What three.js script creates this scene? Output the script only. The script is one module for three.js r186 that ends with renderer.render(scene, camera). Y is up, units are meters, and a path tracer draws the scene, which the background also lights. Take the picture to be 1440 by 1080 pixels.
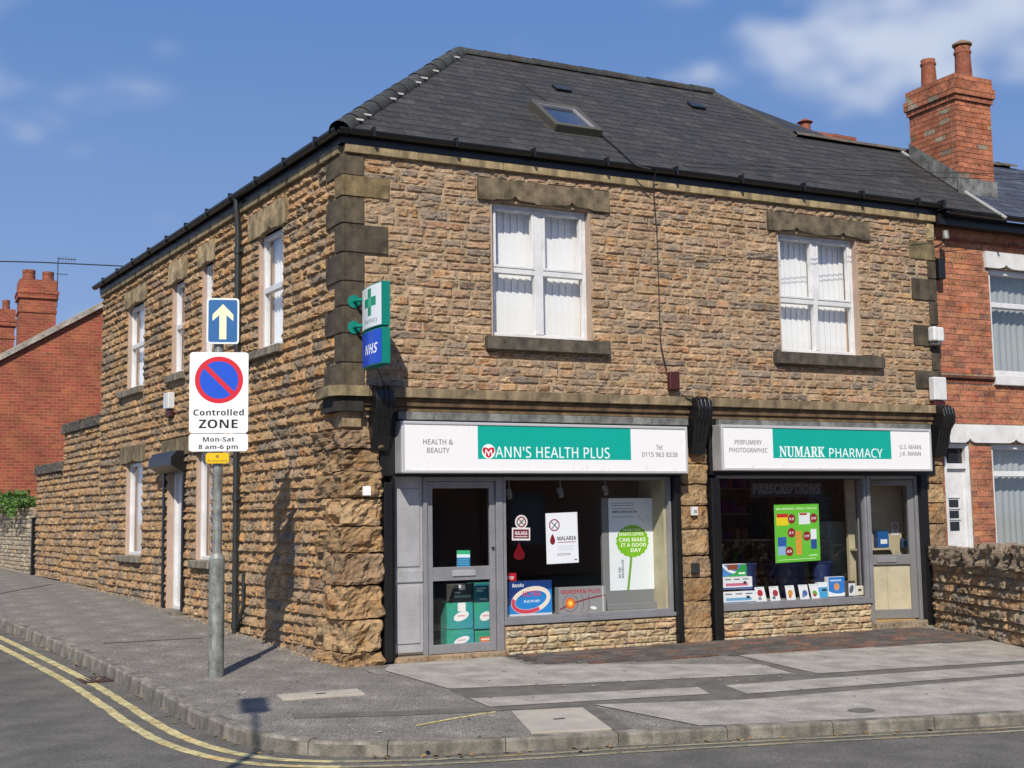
import * as THREE from 'three';
import { RoundedBoxGeometry } from 'three/addons/geometries/RoundedBoxGeometry.js';
import { mergeGeometries } from 'three/addons/utils/BufferGeometryUtils.js';

// ---------- camera, sky, sun, exposure ----------
const scene = new THREE.Scene();
const camera = new THREE.PerspectiveCamera(34.12, 4 / 3, 0.1, 900);
const CAM = new THREE.Vector3(-4.525, 1.65, 13.6035);
const AX = [new THREE.Vector3(0.89871, -0.01463, 0.43829), new THREE.Vector3(-0.03282, 0.9944, 0.10048), new THREE.Vector3(0.43731, 0.10469, -0.8932)];
camera.position.copy(CAM);
camera.quaternion.setFromRotationMatrix(new THREE.Matrix4().makeBasis(AX[0], AX[1], AX[2].clone().negate()));
camera.updateMatrixWorld();
const renderer = new THREE.WebGLRenderer({ antialias: true });
renderer.toneMapping = THREE.LinearToneMapping;
renderer.toneMappingExposure = 1.08;
renderer.shadowMap.enabled = true;
const sunDir = new THREE.Vector3(-0.398, 0.682, 0.613).normalize();
const sun = new THREE.DirectionalLight(new THREE.Color().setRGB(1, 0.93, 0.82), 4.7);
sun.position.copy(sunDir).multiplyScalar(40); sun.castShadow = true;
Object.assign(sun.shadow.camera, { left: -25, right: 25, top: 25, bottom: -25, near: 1, far: 100 });
sun.shadow.mapSize.set(4096, 4096); sun.shadow.radius = 1;
scene.add(sun, sun.target);

// ---------- noise ----------
function rng(seed) { let a = seed >>> 0; return () => { a = (a + 0x6D2B79F5) | 0; let t = Math.imul(a ^ (a >>> 15), 1 | a); t = (t + Math.imul(t ^ (t >>> 7), 61 | t)) ^ t; return ((t ^ (t >>> 14)) >>> 0) / 4294967296; }; }
const h3 = (x, y, z) => { let h = Math.imul(x, 374761393) + Math.imul(y, 668265263) + Math.imul(z, 2147483647 ^ 40503); h = Math.imul(h ^ (h >>> 13), 1274126177); return ((h ^ (h >>> 16)) >>> 0) / 4294967296; };
const sm = t => t * t * (3 - 2 * t), mod = (a, n) => ((a % n) + n) % n, lerp = (a, b, t) => a + (b - a) * t;
const clamp = (x, a = 0, b = 1) => Math.min(b, Math.max(a, x)), sstep = (a, b, x) => sm(clamp((x - a) / (b - a)));
function vn(x, y, z = 0, p = 0) {           // value noise, period p in x and y when set
  const xi = Math.floor(x), yi = Math.floor(y), zi = Math.floor(z), fx = sm(x - xi), fy = sm(y - yi), fz = sm(z - zi);
  const X = p ? [mod(xi, p), mod(xi + 1, p)] : [xi, xi + 1], Y = p ? [mod(yi, p), mod(yi + 1, p)] : [yi, yi + 1];
  const l = k => lerp(lerp(h3(X[0], Y[0], k), h3(X[1], Y[0], k), fx), lerp(h3(X[0], Y[1], k), h3(X[1], Y[1], k), fx), fy);
  return lerp(l(zi), l(zi + 1), fz);
}
function fbm(x, y, z, oct, p = 0) { let s = 0, a = 0.5, n = 0; for (let i = 0; i < oct; i++) { s += a * vn(x, y, z + i * 17, p); n += a; x *= 2; y *= 2; p *= 2; a *= 0.5; } return s / n; }

// sky: clear blue with thin wisps, the same everywhere round
{
  const W = 1024, H = 512, d = new Float32Array(W * H * 4);
  for (let j = 0; j < H; j++) for (let i = 0; i < W; i++) {
    const el = ((j + 0.5) / H - 0.5) * Math.PI, az = ((i + 0.5) / W - 0.5) * 2 * Math.PI;
    const y = Math.sin(el), X = Math.cos(el) * Math.cos(az), Z = Math.cos(el) * Math.sin(az);
    const t = Math.pow(clamp(1 - y), 3.2);
    let c = [lerp(0.055, 0.36, t), lerp(0.17, 0.5, t), lerp(0.46, 0.76, t)];
    if (y > 0) {
      const k = 1 / (y + 0.25), n = fbm(X * k * 3.2 + 54.4112, Z * k * 4.2 + 6.7518, 2, 6), b = fbm(X * k * 1.1 + 38.0878, Z * k * 1.1 + 6.7518, 5, 3);
      const a = sstep(0.57, 0.83, n * 0.75 + b * 0.4 + (fbm(X * k * 14, Z * k * 19, 7, 4) - 0.5) * 0.3) * 0.85;
      c = [lerp(c[0], 0.6, a), lerp(c[1], 0.66, a), lerp(c[2], 0.78, a)];
    } else c = [0.3, 0.36, 0.46];
    d.set([c[0], c[1], c[2], 1], (j * W + i) * 4);
  }
  const t = new THREE.DataTexture(d, W, H, THREE.RGBAFormat, THREE.FloatType);
  t.mapping = THREE.EquirectangularReflectionMapping; t.magFilter = t.minFilter = THREE.LinearFilter; t.wrapS = THREE.RepeatWrapping; t.needsUpdate = true;
  scene.background = t; scene.environment = t;
}

// ---------- helpers ----------
// a photograph pixel -> the point of the plane z = const that it shows
function at(px, py, z = 0) {
  const a = (px - 720) / 1760, b = -(py - 540) / 1760;
  const d = AX[0].clone().multiplyScalar(a).addScaledVector(AX[1], b).add(AX[2]);
  return CAM.clone().addScaledVector(d, (z - CAM.z) / d.z);
}
function depthOf(v) { return v.clone().sub(CAM).dot(AX[2]); }
const SIDE = 95.924 * Math.PI / 180, SD = new THREE.Vector3(Math.cos(SIDE), 0, -Math.sin(SIDE)), SN = new THREE.Vector3(-Math.sin(SIDE), 0, -Math.cos(SIDE));
const SROT = Math.atan2(-(-SD.z), -SD.x);   // local x = -SD, local z = outward
const rise = s => s <= 0 ? 0 : s < 9 ? 0.042 * s : 0.378 + 0.012 * (Math.min(s, 60) - 9);
function hPave(x, z) {
  const dx = Math.max(0, -(x + 0.103 * Math.max(-z, 0))), dz = Math.max(0, z);
  const d = z > 0 ? (x < 0 ? Math.hypot(dx, dz) : dz) : dx;
  return rise(-z) - 0.02 * Math.min(d, 5);
}
const hRoad = (x, z) => rise(-z) - 0.19;

const taken = {};
function numbered(n) { const k = taken[n] = (taken[n] ?? -1) + 1; return k ? `${n}_${String(k).padStart(3, '0')}` : n; }
function shadow(o) { o.castShadow = o.receiveShadow = true; return o; }
function thing(name, label, category, group, pos = [0, 0, 0], turn = 0) {
  const o = new THREE.Group(); o.name = numbered(name); o.position.set(...pos); o.rotation.y = turn; o.userData = { label, category };
  if (group) o.userData.group = group; scene.add(o); return o;
}
function part(parent, name, geo, mat, label) {
  const g = Array.isArray(geo) ? mergeGeometries(geo.map(norm)) : geo;
  const m = shadow(new THREE.Mesh(g, mat)); m.name = name; if (label) m.userData.label = label; parent.add(m); return m;
}
function solo(name, geo, mat, label, category, group) { const m = part(scene, numbered(name), geo, mat); m.userData = { label, category }; if (group) m.userData.group = group; return m; }
function structure(name, geo, mat) { const m = part(scene, name, geo, mat); m.userData.kind = 'structure'; return m; }
function norm(g) { g = g.index ? g.toNonIndexed() : g; for (const k of Object.keys(g.attributes)) if (!['position', 'normal', 'uv', 'color'].includes(k)) g.deleteAttribute(k); return g; }
function metreUV(g) {                          // uv in metres by dominant normal
  g = g.index ? g.toNonIndexed() : g; const p = g.attributes.position, n = g.attributes.normal, uv = new Float32Array(p.count * 2);
  for (let i = 0; i < p.count; i += 3) {
    const ax = Math.abs(n.getX(i)), ay = Math.abs(n.getY(i)), az = Math.abs(n.getZ(i));
    for (let k = i; k < i + 3; k++) uv.set(ay > ax && ay > az ? [p.getX(k), p.getZ(k)] : ax > az ? [p.getZ(k), p.getY(k)] : [p.getX(k), p.getY(k)], k * 2);
  }
  g.setAttribute('uv', new THREE.BufferAttribute(uv, 2)); return g;
}
function box(x0, x1, y0, y1, z0, z1, r = 0) {
  const w = Math.abs(x1 - x0), h = Math.abs(y1 - y0), d = Math.abs(z1 - z0);
  const g = r ? new RoundedBoxGeometry(w, h, d, 1, Math.min(r, w / 2.1, h / 2.1, d / 2.1)) : new THREE.BoxGeometry(w, h, d);
  g.translate((x0 + x1) / 2, (y0 + y1) / 2, (z0 + z1) / 2); return metreUV(g);
}
function tube(pts, r, seg = 6, n = 0) {
  const c = new THREE.CatmullRomCurve3(pts.map(p => Array.isArray(p) ? new THREE.Vector3(...p) : p), false, 'catmullrom', 0.1);
  return metreUV(new THREE.TubeGeometry(c, n || Math.max(2, pts.length * 4), r, seg));
}
function cyl(r0, r1, y0, y1, x, z, seg = 16) { const g = new THREE.CylinderGeometry(r1, r0, y1 - y0, seg); g.translate(x, (y0 + y1) / 2, z); return metreUV(g); }
function extr(pts, depth, holes = [], bevel = 0) {
  const s = new THREE.Shape(pts.map(p => new THREE.Vector2(...p)));
  for (const h of holes) s.holes.push(new THREE.Path(h.map(p => new THREE.Vector2(...p))));
  return metreUV(new THREE.ExtrudeGeometry(s, { depth, bevelEnabled: bevel > 0, bevelSize: bevel, bevelThickness: bevel, bevelSegments: 1, curveSegments: 10 }));
}
const rect = (x0, x1, y0, y1) => [[x0, y0], [x1, y0], [x1, y1], [x0, y1]];
function tint(g, r, gg, b) { const n = g.attributes.position.count, c = new Float32Array(n * 3); for (let i = 0; i < n; i++) c.set([r, gg, b], i * 3); g.setAttribute('color', new THREE.BufferAttribute(c, 3)); return g; }

// ---------- textures ----------
function tex(size, fn, srgb = true) {
  const d = new Uint8Array(size * size * 4);
  for (let j = 0; j < size; j++) for (let i = 0; i < size; i++) {
    const v = fn(i / size, j / size), c = Array.isArray(v) ? v : [v, v, v];
    for (let k = 0; k < 3; k++) d[(j * size + i) * 4 + k] = clamp(c[k]) * 255; d[(j * size + i) * 4 + 3] = 255;
  }
  const t = new THREE.DataTexture(d, size, size); t.wrapS = t.wrapT = THREE.RepeatWrapping; t.magFilter = THREE.LinearFilter; t.minFilter = THREE.LinearMipmapLinearFilter; t.generateMipmaps = true;
  if (srgb) t.colorSpace = THREE.SRGBColorSpace; t.needsUpdate = true; return t;
}
function rep(t, k, k2 = k) { const c = t.clone(); c.repeat.set(k, k2); c.needsUpdate = true; return c; }
// rock: bedding streaks, pits and iron stains, 1 m tile
const rockMap = tex(512, (u, v) => {
  const a = fbm(u * 8, v * 8, 1, 5, 8), b = fbm(u * 32, v * 32, 4, 3, 32), s = fbm(u * 8, v * 32, 8, 3, 8), f = vn(u * 128, v * 128, 3, 128);
  const l = 0.85 + (a - 0.5) * 0.3 + (b - 0.5) * 0.22 + (s - 0.5) * 0.16 + (f - 0.5) * 0.14, w = sstep(0.52, 0.72, fbm(u * 6, v * 6, 21, 4, 6)), g = sstep(0.55, 0.72, fbm(u * 9, v * 9, 33, 4, 9)), pit = b < 0.27 ? 0.8 : 1;
  return [l * pit * (1 + 0.03 * w - 0.09 * g), l * pit * (1 - 0.05 * w - 0.06 * g), l * pit * (1 - 0.14 * w - 0.02 * g)];
});
const rockBump = tex(512, (u, v) => 0.45 * fbm(u * 16, v * 16, 1, 4, 16) + 0.3 * fbm(u * 8, v * 48, 5, 3, 8) + 0.25 * fbm(u * 64, v * 64, 9, 2, 64), false);
const fineMap = tex(256, (u, v) => { const l = 0.92 + (fbm(u * 6, v * 6, 2, 5, 6) - 0.5) * 0.16 + (vn(u * 90, v * 90, 1, 90) - 0.5) * 0.06; return [l, l, l]; });
const fineBump = tex(256, (u, v) => fbm(u * 20, v * 20, 3, 4, 20), false);
// dressed stone with soot streaks running down
const dressMap = tex(512, (u, v) => { const st = fbm(u * 14, v * 2, 6, 4, 0) * 0 + fbm(u * 16, v * 2, 6, 3, 2 * 8), l = 0.8 + (fbm(u * 8, v * 8, 3, 5, 8) - 0.5) * 0.6 + (st - 0.5) * 0.25 + (vn(u * 110, v * 110, 1, 110) - 0.5) * 0.12; return [l * 1.02, l, l * 0.95]; });
// asphalt with chippings, 1 m tile
function chips(seed, dark, light, share) {
  return tex(1024, (u, v) => {
    const c = vn(u * 150, v * 150, seed, 150), e = vn(u * 260, v * 260, seed + 3, 260), big = fbm(u * 5, v * 5, seed + 7, 4, 5);
    const k = sstep(1 - share, 1 - share + 0.2, c * 0.7 + e * 0.3), l = lerp(dark, light, k) * (0.82 + 0.36 * big) + (e - 0.5) * 0.1;
    return [l * 1.03, l * 1.0, l * 0.95];
  });
}
const paveMap = chips(11, 0.47, 0.72, 0.5), roadMap = chips(31, 0.42, 0.52, 0.42), lightMapTex = chips(51, 0.64, 0.74, 0.55);
const chipBump = tex(512, (u, v) => 0.6 * vn(u * 80, v * 80, 3, 80) + 0.4 * vn(u * 150, v * 150, 8, 150), false);
// far brickwork: 9 x 24 courses in a 2 m tile, too far away to pick bricks apart
const farBrick = tex(1024, (u, v) => {
  const cy = v * 24, j = Math.floor(cy), cx = u * 9 + (j % 2) * 0.5, i = mod(Math.floor(cx), 9), fx = cx - Math.floor(cx), fy = cy - j;
  const m = fx < 0.04 || fy < 0.12, q = h3(i, j, 5), l = 0.8 + 0.16 * (q - 0.5) + (vn(u * 120, v * 120, 2, 120) - 0.5) * 0.15, old = h3(i, j, 9) > 0.97 ? 1 : 0;
  const st = 0.85 + 0.3 * fbm(u * 4, v * 4, 8, 4, 4);
  return m ? [0.66 * st, 0.45 * st, 0.36 * st] : old ? [0.7 * l, 0.42 * l, 0.32 * l] : [0.7 * l * st, (0.36 + 0.08 * (h3(i, j, 7) - 0.3)) * l * st, 0.27 * l * st];
});
const slateMap = tex(256, (u, v) => { const l = 0.72 + (fbm(u * 6, v * 14, 2, 4, 0) * 0 + fbm(u * 8, v * 8, 2, 5, 8) - 0.5) * 0.4 + (vn(u * 80, v * 80, 4, 80) - 0.5) * 0.15; return [l, l, l * 1.02]; });
function canvas(w, h, draw) {
  const c = document.createElement('canvas'); c.width = w; c.height = h; const x = c.getContext('2d'); draw(x, w, h);
  const t = new THREE.CanvasTexture(c); t.colorSpace = THREE.SRGBColorSpace; t.anisotropy = 8; return t;
}
// ---------- materials ----------
function mat(r, g, b, rough = 0.8, o = {}) { const m = new THREE.MeshPhysicalMaterial({ roughness: rough, ...o }); m.color.setRGB(r, g, b); return m; }
const M = {
  stone: mat(1, 1, 1, 0.95, { vertexColors: true, map: rockMap, bumpMap: rockBump, bumpScale: 0.012 }),
  mortar: mat(0.5, 0.37, 0.235, 1, { map: rockMap, bumpMap: rockBump, bumpScale: 0.008 }),
  dressed: mat(1, 1, 1, 0.9, { vertexColors: true, map: dressMap, bumpMap: rockBump, bumpScale: 0.006 }),
  slate: mat(1, 1, 1, 0.8, { vertexColors: true, map: rep(slateMap, 2), bumpMap: fineBump, bumpScale: 0.002 }),
  slateFlat: mat(0.06, 0.062, 0.07, 0.7, { map: slateMap }),
  black: mat(0.012, 0.012, 0.013, 0.35, { map: fineMap, bumpMap: fineBump, bumpScale: 0.0015 }),
  castIron: mat(0.03, 0.034, 0.034, 0.5, { map: fineMap }),
  upvc: mat(0.8, 0.8, 0.8, 0.3, { map: fineMap }),
  whitePaint: mat(0.82, 0.82, 0.8, 0.5, { map: fineMap, bumpMap: fineBump, bumpScale: 0.002 }),
  alu: mat(0.36, 0.36, 0.38, 0.42, { metalness: 0.35, map: fineMap }),
  aluLight: mat(0.55, 0.55, 0.56, 0.4, { metalness: 0.3, map: fineMap }),
  galv: mat(0.4, 0.43, 0.44, 0.5, { metalness: 0.35, map: dressMap }),
  lead: mat(0.24, 0.25, 0.26, 0.6, { map: dressMap, bumpMap: rockBump, bumpScale: 0.006 }),
  glass: mat(1, 1, 1, 0, { transmission: 1, thickness: 0, ior: 1.5 }),
  blind: mat(0.84, 0.85, 0.84, 0.8),
  curtain: mat(0.66, 0.66, 0.64, 0.9),
  dark: mat(0.1, 0.095, 0.09, 0.9),
  shopWall: mat(0.3, 0.28, 0.25, 0.9),
  cream: mat(0.56, 0.5, 0.34, 0.6, { map: fineMap }),
  palePanel: mat(0.42, 0.48, 0.42, 0.5),
  navy: mat(0.012, 0.028, 0.11, 0.5),
  grey: mat(0.3, 0.31, 0.31, 0.5),
  white: mat(0.8, 0.8, 0.8, 0.5),
  teal: mat(0.0, 0.32, 0.26, 0.4),
  green: mat(0.0, 0.2, 0.15, 0.4),
  maroon: mat(0.06, 0.012, 0.012, 0.5),
  terracotta: mat(0.36, 0.115, 0.06, 0.85, { map: rockMap, bumpMap: fineBump, bumpScale: 0.003 }),
  brick: mat(1, 1, 1, 0.92, { vertexColors: true, map: rockMap, bumpMap: fineBump, bumpScale: 0.003 }),
  brickMortar: mat(0.42, 0.3, 0.22, 1, { map: rockMap }),
  farBrick: mat(1, 1, 1, 0.95, { map: rep(farBrick, 0.5) }),
  pave: mat(0.62, 0.6, 0.58, 0.93, { map: paveMap, bumpMap: chipBump, bumpScale: 0.004 }),
  road: mat(0.64, 0.63, 0.61, 0.93, { map: rep(roadMap, 0.7), bumpMap: chipBump, bumpScale: 0.005 }),
  lightPave: mat(0.68, 0.66, 0.65, 0.93, { map: lightMapTex, bumpMap: chipBump, bumpScale: 0.002 }),
  trench: mat(0.7, 0.68, 0.65, 0.93, { map: rep(roadMap, 1.3), bumpMap: chipBump, bumpScale: 0.002 }),
  kerb: mat(0.27, 0.255, 0.235, 0.95, { map: dressMap, bumpMap: chipBump, bumpScale: 0.003 }),
  yellow: mat(0.68, 0.58, 0.28, 0.9, { map: rockMap }),
  concrete: mat(0.46, 0.41, 0.34, 0.95, { map: fineMap, bumpMap: chipBump, bumpScale: 0.002 }),
  reveal: mat(0.52, 0.38, 0.3, 0.9, { map: fineMap }),
  leaf: mat(0.06, 0.14, 0.02, 0.8, { side: THREE.DoubleSide }),
  wire: mat(0.02, 0.02, 0.02, 0.6),
};

// ---------- ground: road sheet, pavement, kerb, markings ----------
{
  const xs = [], zs = []; for (let i = -220; i <= 220; i += (Math.abs(i) < 20 ? 1 : 10)) { xs.push(i); zs.push(i); }
  const pos = [], uv = [], idx = [];
  for (const z of zs) for (const x of xs) { pos.push(x, hRoad(x, z), z); uv.push(x, z); }
  for (let j = 0; j < zs.length - 1; j++) for (let i = 0; i < xs.length - 1; i++) { const a = j * xs.length + i, b = a + xs.length; idx.push(a, b, a + 1, a + 1, b, b + 1); }
  const g = new THREE.BufferGeometry(); g.setAttribute('position', new THREE.Float32BufferAttribute(pos, 3)); g.setAttribute('uv', new THREE.Float32BufferAttribute(uv, 2)); g.setIndex(idx); g.computeVertexNormals();
  structure('road', g, M.road);
}
const KERB = new THREE.CatmullRomCurve3([[-7.4, -42], [-4.9, -21], [-3.11, -6.77], [-2.79, -4.83], [-2.53, -3.08], [-2.32, -1.6], [-2.16, -0.04], [-2.11, 1.3], [-2.06, 2.2], [-1.96, 2.95], [-1.8, 3.5], [-1.5, 3.95], [-0.98, 4.27], [-0.25, 4.52], [0.6, 4.73], [1.48, 4.95], [2.78, 5.3], [4.21, 5.66], [8, 6.6], [16, 8.6]].map(p => new THREE.Vector3(p[0], 0, p[1])), false, 'centripetal');
const KP = KERB.getSpacedPoints(700), KLEN = KERB.getLength();
function kerbOff(i, d) { const a = KP[Math.max(0, i - 1)], b = KP[Math.min(700, i + 1)], t = b.clone().sub(a).normalize(); return new THREE.Vector3(KP[i].x - t.z * d, 0, KP[i].z + t.x * d); }   // d > 0: into the road
{
  // pavement from the walls to the back of the kerb
  const pos = [], uv = [], idx = [], N = 10;
  for (let i = 0; i <= 700; i += 2) {
    const k = kerbOff(i, -0.13); let w;
    const s = k.dot(SD); if (k.z < 0.0 || k.x < 0) { w = s > 0 && k.z < 0 ? SD.clone().multiplyScalar(s).addScaledVector(SN, -0.15) : new THREE.Vector3(0.1, 0, -0.1); if (k.z >= 0 || s <= 0) w.set(0.15, 0, -0.15); } else w = new THREE.Vector3(k.x, 0, -0.5);
    for (let n = 0; n <= N; n++) { const x = lerp(w.x, k.x, n / N), z = lerp(w.z, k.z, n / N); pos.push(x, hPave(x, z), z); uv.push(x, z); }
  }
  const R = N + 1; for (let i = 0; i < pos.length / 3 / R - 1; i++) for (let n = 0; n < N; n++) { const a = i * R + n; idx.push(a, a + 1, a + R, a + 1, a + R + 1, a + R); }
  const g = new THREE.BufferGeometry(); g.setAttribute('position', new THREE.Float32BufferAttribute(pos, 3)); g.setAttribute('uv', new THREE.Float32BufferAttribute(uv, 2)); g.setIndex(idx); g.computeVertexNormals();
  if (g.attributes.normal.getY(5) < 0) { const ix = g.index.array; for (let i = 0; i < ix.length; i += 3) { const q = ix[i]; ix[i] = ix[i + 1]; ix[i + 1] = q; } g.computeVertexNormals(); }
  const pave = structure('pavement', g, M.pave);
  // sheets of other surfacing laid over it
  const sheet = (name, pts, m, lift) => {
    const s = new THREE.ShapeGeometry(new THREE.Shape(pts.map(p => new THREE.Vector2(p[0], -p[1])))); s.rotateX(-Math.PI / 2);
    // subdivide so that it follows the fall of the pavement
    let q = s.toNonIndexed().attributes.position.array, tri = []; for (let i = 0; i < q.length; i += 9) tri.push([[q[i], q[i + 2]], [q[i + 3], q[i + 5]], [q[i + 6], q[i + 8]]]);
    for (let k = 0; k < 4; k++) tri = tri.flatMap(([a, b, c]) => { const ab = [(a[0] + b[0]) / 2, (a[1] + b[1]) / 2], bc = [(c[0] + b[0]) / 2, (c[1] + b[1]) / 2], ca = [(a[0] + c[0]) / 2, (a[1] + c[1]) / 2]; return [[a, ab, ca], [ab, b, bc], [ca, bc, c], [ab, bc, ca]]; });
    const P = [], U = []; for (const t of tri) for (const v of t) { P.push(v[0], hPave(v[0], v[1]) + lift, v[1]); U.push(v[0], v[1]); }
    const o = new THREE.BufferGeometry(); o.setAttribute('position', new THREE.Float32BufferAttribute(P, 3)); o.setAttribute('uv', new THREE.Float32BufferAttribute(U, 2)); o.computeVertexNormals();
    return part(pave, name, o, m);
  };
  const kb = i => { const p = kerbOff(i, -0.135); return [p.x, p.z]; };
  const kx = x => { for (let i = 1; i <= 700; i++) if (KP[i].x > x && KP[i].z > 3) return i; return 700; };
  for (const b of [[[0.4, 2.03], [1.7, 2.33], [4.02, 2.8], [4.25, 2.92], [6.93, 3.23], [10, 3.45], [10, 3.7], [6.7, 3.43], [2.91, 3.13], [2.61, 3.1], [0.34, 2.66]], [[4.15, 2.05], [4.4, 1.5], [4.25, 2.92], [4.02, 2.8]], [[2.61, 3.1], [2.91, 3.13], [2.78, 3.66], [2.47, 3.5]], [[0.31, 3.16], [2.47, 3.5], [2.78, 3.66], [6.14, 3.93], [10, 4.2], [10, 4.5], [5.97, 4.08], [2.58, 3.93], [1.2, 3.5], [0.2, 3.36], [-0.5, 3.2], [-1.4, 2.85], [-1.35, 2.62], [-0.5, 2.95]], [[1.02, 3.5], [1.2, 3.5], [0.9, 4.64], [0.68, 4.58]]]) sheet('trench_band', b, M.trench, 0.004);
  sheet('light_strip', [[0.29, 0.5], [0.5, 0.12], [1.9, 0.1], [1.85, 0.88], [2.7, 1.25], [4.15, 2.05], [4.02, 2.8], [1.7, 2.33], [0.4, 2.03]], M.lightPave, 0.008);
  sheet('light_strip', [[4.4, 1.3], [7.69, 1.6], [10, 1.9], [10, 3.45], [6.93, 3.23], [4.25, 2.92]], M.lightPave, 0.008);
  sheet('light_strip', [[0.34, 2.66], [2.61, 3.1], [2.47, 3.5], [0.31, 3.16]], M.lightPave, 0.008);
  sheet('light_strip', [[2.91, 3.13], [6.7, 3.43], [10, 3.7], [10, 4.2], [6.14, 3.93], [2.78, 3.66]], M.lightPave, 0.008);
  const D = [[1.2, 3.5], [2.58, 3.93], [5.97, 4.08], [10, 4.5]]; for (let i = kx(10); i >= kx(0.9); i -= 6) D.push(kb(i)); sheet('light_strip', D, M.lightPave, 0.008);
  // brick paving in front of the shop window: small bricks, joined
  const R0 = rng(5), bricks = [], edge = x => x < 2.7 ? lerp(0.86, 1.2, (x - 1.95) / 0.75) : x < 5 ? lerp(1.2, 1.4, (x - 2.7) / 2.3) : lerp(1.4, 1.75, (x - 5) / 3.2);
  for (let r = 0; r < 17; r++) for (let x = 1.98 + (r % 2) * 0.11; x < 8.25; x += 0.222) {
    const z = 0.06 + r * 0.106; if (z + 0.1 > edge(x) || z + 0.1 > edge(x + 0.2)) continue;
    const y = hPave(x, z) + 0.009 + R0() * 0.004, b = R0(), l = 0.7 + 0.6 * R0(); const g = box(x, x + 0.212, y - 0.03, y + 0.006, z, z + 0.098, 0.006);
    bricks.push(b < 0.3 ? tint(norm(g), 0.21 * l, 0.115 * l, 0.08 * l) : tint(norm(g), 0.125 * l, 0.11 * l, 0.1 * l));
  }
  const bp = part(pave, 'paving_brick', bricks, M.brick); bp.userData.kind = 'stuff';
  for (const q of [[[-2.12, -3.32], [-0.9, -3.13], [-0.9, -3.09], [-2.12, -3.28]], [[-2.86, -11.3], [-1.75, -13.1], [-1.7, -13.07], [-2.8, -11.25]]]) sheet('tar_joint', q, M.castIron, 0.004);
  { const e = []; for (let k = 0; k < 18; k++) e.push([3.1 + 0.13 * Math.cos(k / 18 * 6.283), 4.88 + 0.1 * Math.sin(k / 18 * 6.283)]); sheet('oil_stain', e.reverse(), M.trench, 0.012); }
  { const R = rng(23), gum = []; for (let k = 0; k < 90; k++) { const x = -1.6 + R() * 9, z = 0.5 + R() * 4, r = 0.008 + R() * 0.014, c = new THREE.CylinderGeometry(r, r, 0.002, 8); c.translate(x, hPave(x, z) + 0.011, z); const l = R() < 0.6 ? 0.12 : 0.4; gum.push(tint(norm(c), l, l * 0.97, l * 0.92)); } const m = part(pave, 'gum_spots', gum, mat(1, 1, 1, 0.9, { vertexColors: true })); m.userData.kind = 'stuff'; }
  // covers
  const cover = (name, pts, label, m) => { const o = thing(name, label, 'manhole cover'); o.position.set(0, 0, 0);
    const y = hPave(pts[0][0], pts[0][1]); const c = extr(pts.map(p => [p[0], -p[1]]), 0.03, [], 0.004); c.rotateX(-Math.PI / 2); c.translate(0, 0, 0); const pp = c.attributes.position; for (let i = 0; i < pp.count; i++) pp.setY(i, pp.getY(i) + hPave(pp.getX(i), pp.getZ(i)) - 0.014); part(o, 'lid', c, m);
    const cx = pts.reduce((a, p) => a + p[0], 0) / 4, cz = pts.reduce((a, p) => a + p[1], 0) / 4; part(o, 'lifting_slot', box(cx - 0.05, cx + 0.05, y + 0.004 + hPave(cx, cz) - y, hPave(cx, cz) + 0.0235, cz - 0.02, cz + 0.02), M.castIron); };
  cover('utility_cover', [[-1.2, 1.6], [-1.23, 1.88], [-0.45, 1.97], [-0.42, 1.66]], 'narrow buff utility cover set in the dark pavement near the corner', M.concrete);
  cover('inspection_cover', [[0.37, 3.51], [1.0, 3.65], [0.72, 4.62], [0.08, 4.46]], 'square pale concrete inspection cover beside the kerb of the front pavement', M.concrete);
  // yellow chalk marks are left as a thin painted line
  structure('paint_mark', tube([[-0.62, hPave(-0.6, 3.65) + 0.006, 3.72], [-0.2, hPave(-0.2, 3.6) + 0.006, 3.55], [0.25, hPave(0.25, 3.5) + 0.006, 3.42]], 0.008, 4), M.yellow);
  // kerb, stone by stone
  const kerb = new THREE.Group(); kerb.name = 'kerb'; kerb.userData.kind = 'structure'; scene.add(kerb);
  const R1 = rng(9); let i0 = 0;
  while (i0 < 690) {
    const bend = KP[i0].z > 1 && KP[i0].x < -1.2, n = Math.round((bend ? 0.62 : 0.92) / KLEN * 700 * (0.96 + 0.1 * R1())), i1 = Math.min(700, i0 + n), rows = [], dy = (R1() - 0.5) * 0.008;
    for (let k = 0; k <= 6; k++) {
      const t = lerp(i0 + 0.04, i1 - 0.04, k / 6), f = Math.floor(t), A = d => kerbOff(Math.min(f, 699), d).lerp(kerbOff(Math.min(f + 1, 700), d), t - f), o = A(0), b = A(-0.13), yo = hPave(b.x, b.z) + 0.006 + dy;
      const o2 = A(-0.018), yb = hRoad(o.x, o.z) - 0.05; rows.push([[A(0.012).x, yb, A(0.012).z], [o.x, yo - 0.02, o.z], [o2.x, yo, o2.z], [b.x, yo, b.z], [b.x, yb, b.z]]);
    }
    const P = []; for (let k = 0; k < 6; k++) for (let q = 0; q < 4; q++) { const a = rows[k][q], b = rows[k + 1][q], c = rows[k + 1][q + 1], d = rows[k][q + 1]; P.push(...a, ...c, ...b, ...a, ...d, ...c); }
    for (const [k, fl] of [[0, 0], [6, 1]]) for (let q = 1; q < 4; q++) { const a = rows[k][0], b = rows[k][q], c = rows[k][q + 1]; P.push(...a, ...(fl ? c : b), ...(fl ? b : c)); }
    const g = new THREE.BufferGeometry(); g.setAttribute('position', new THREE.Float32BufferAttribute(P, 3)); g.computeVertexNormals();
    part(kerb, 'kerb_stone', metreUV(g), M.kerb); i0 = i1;
  }
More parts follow.
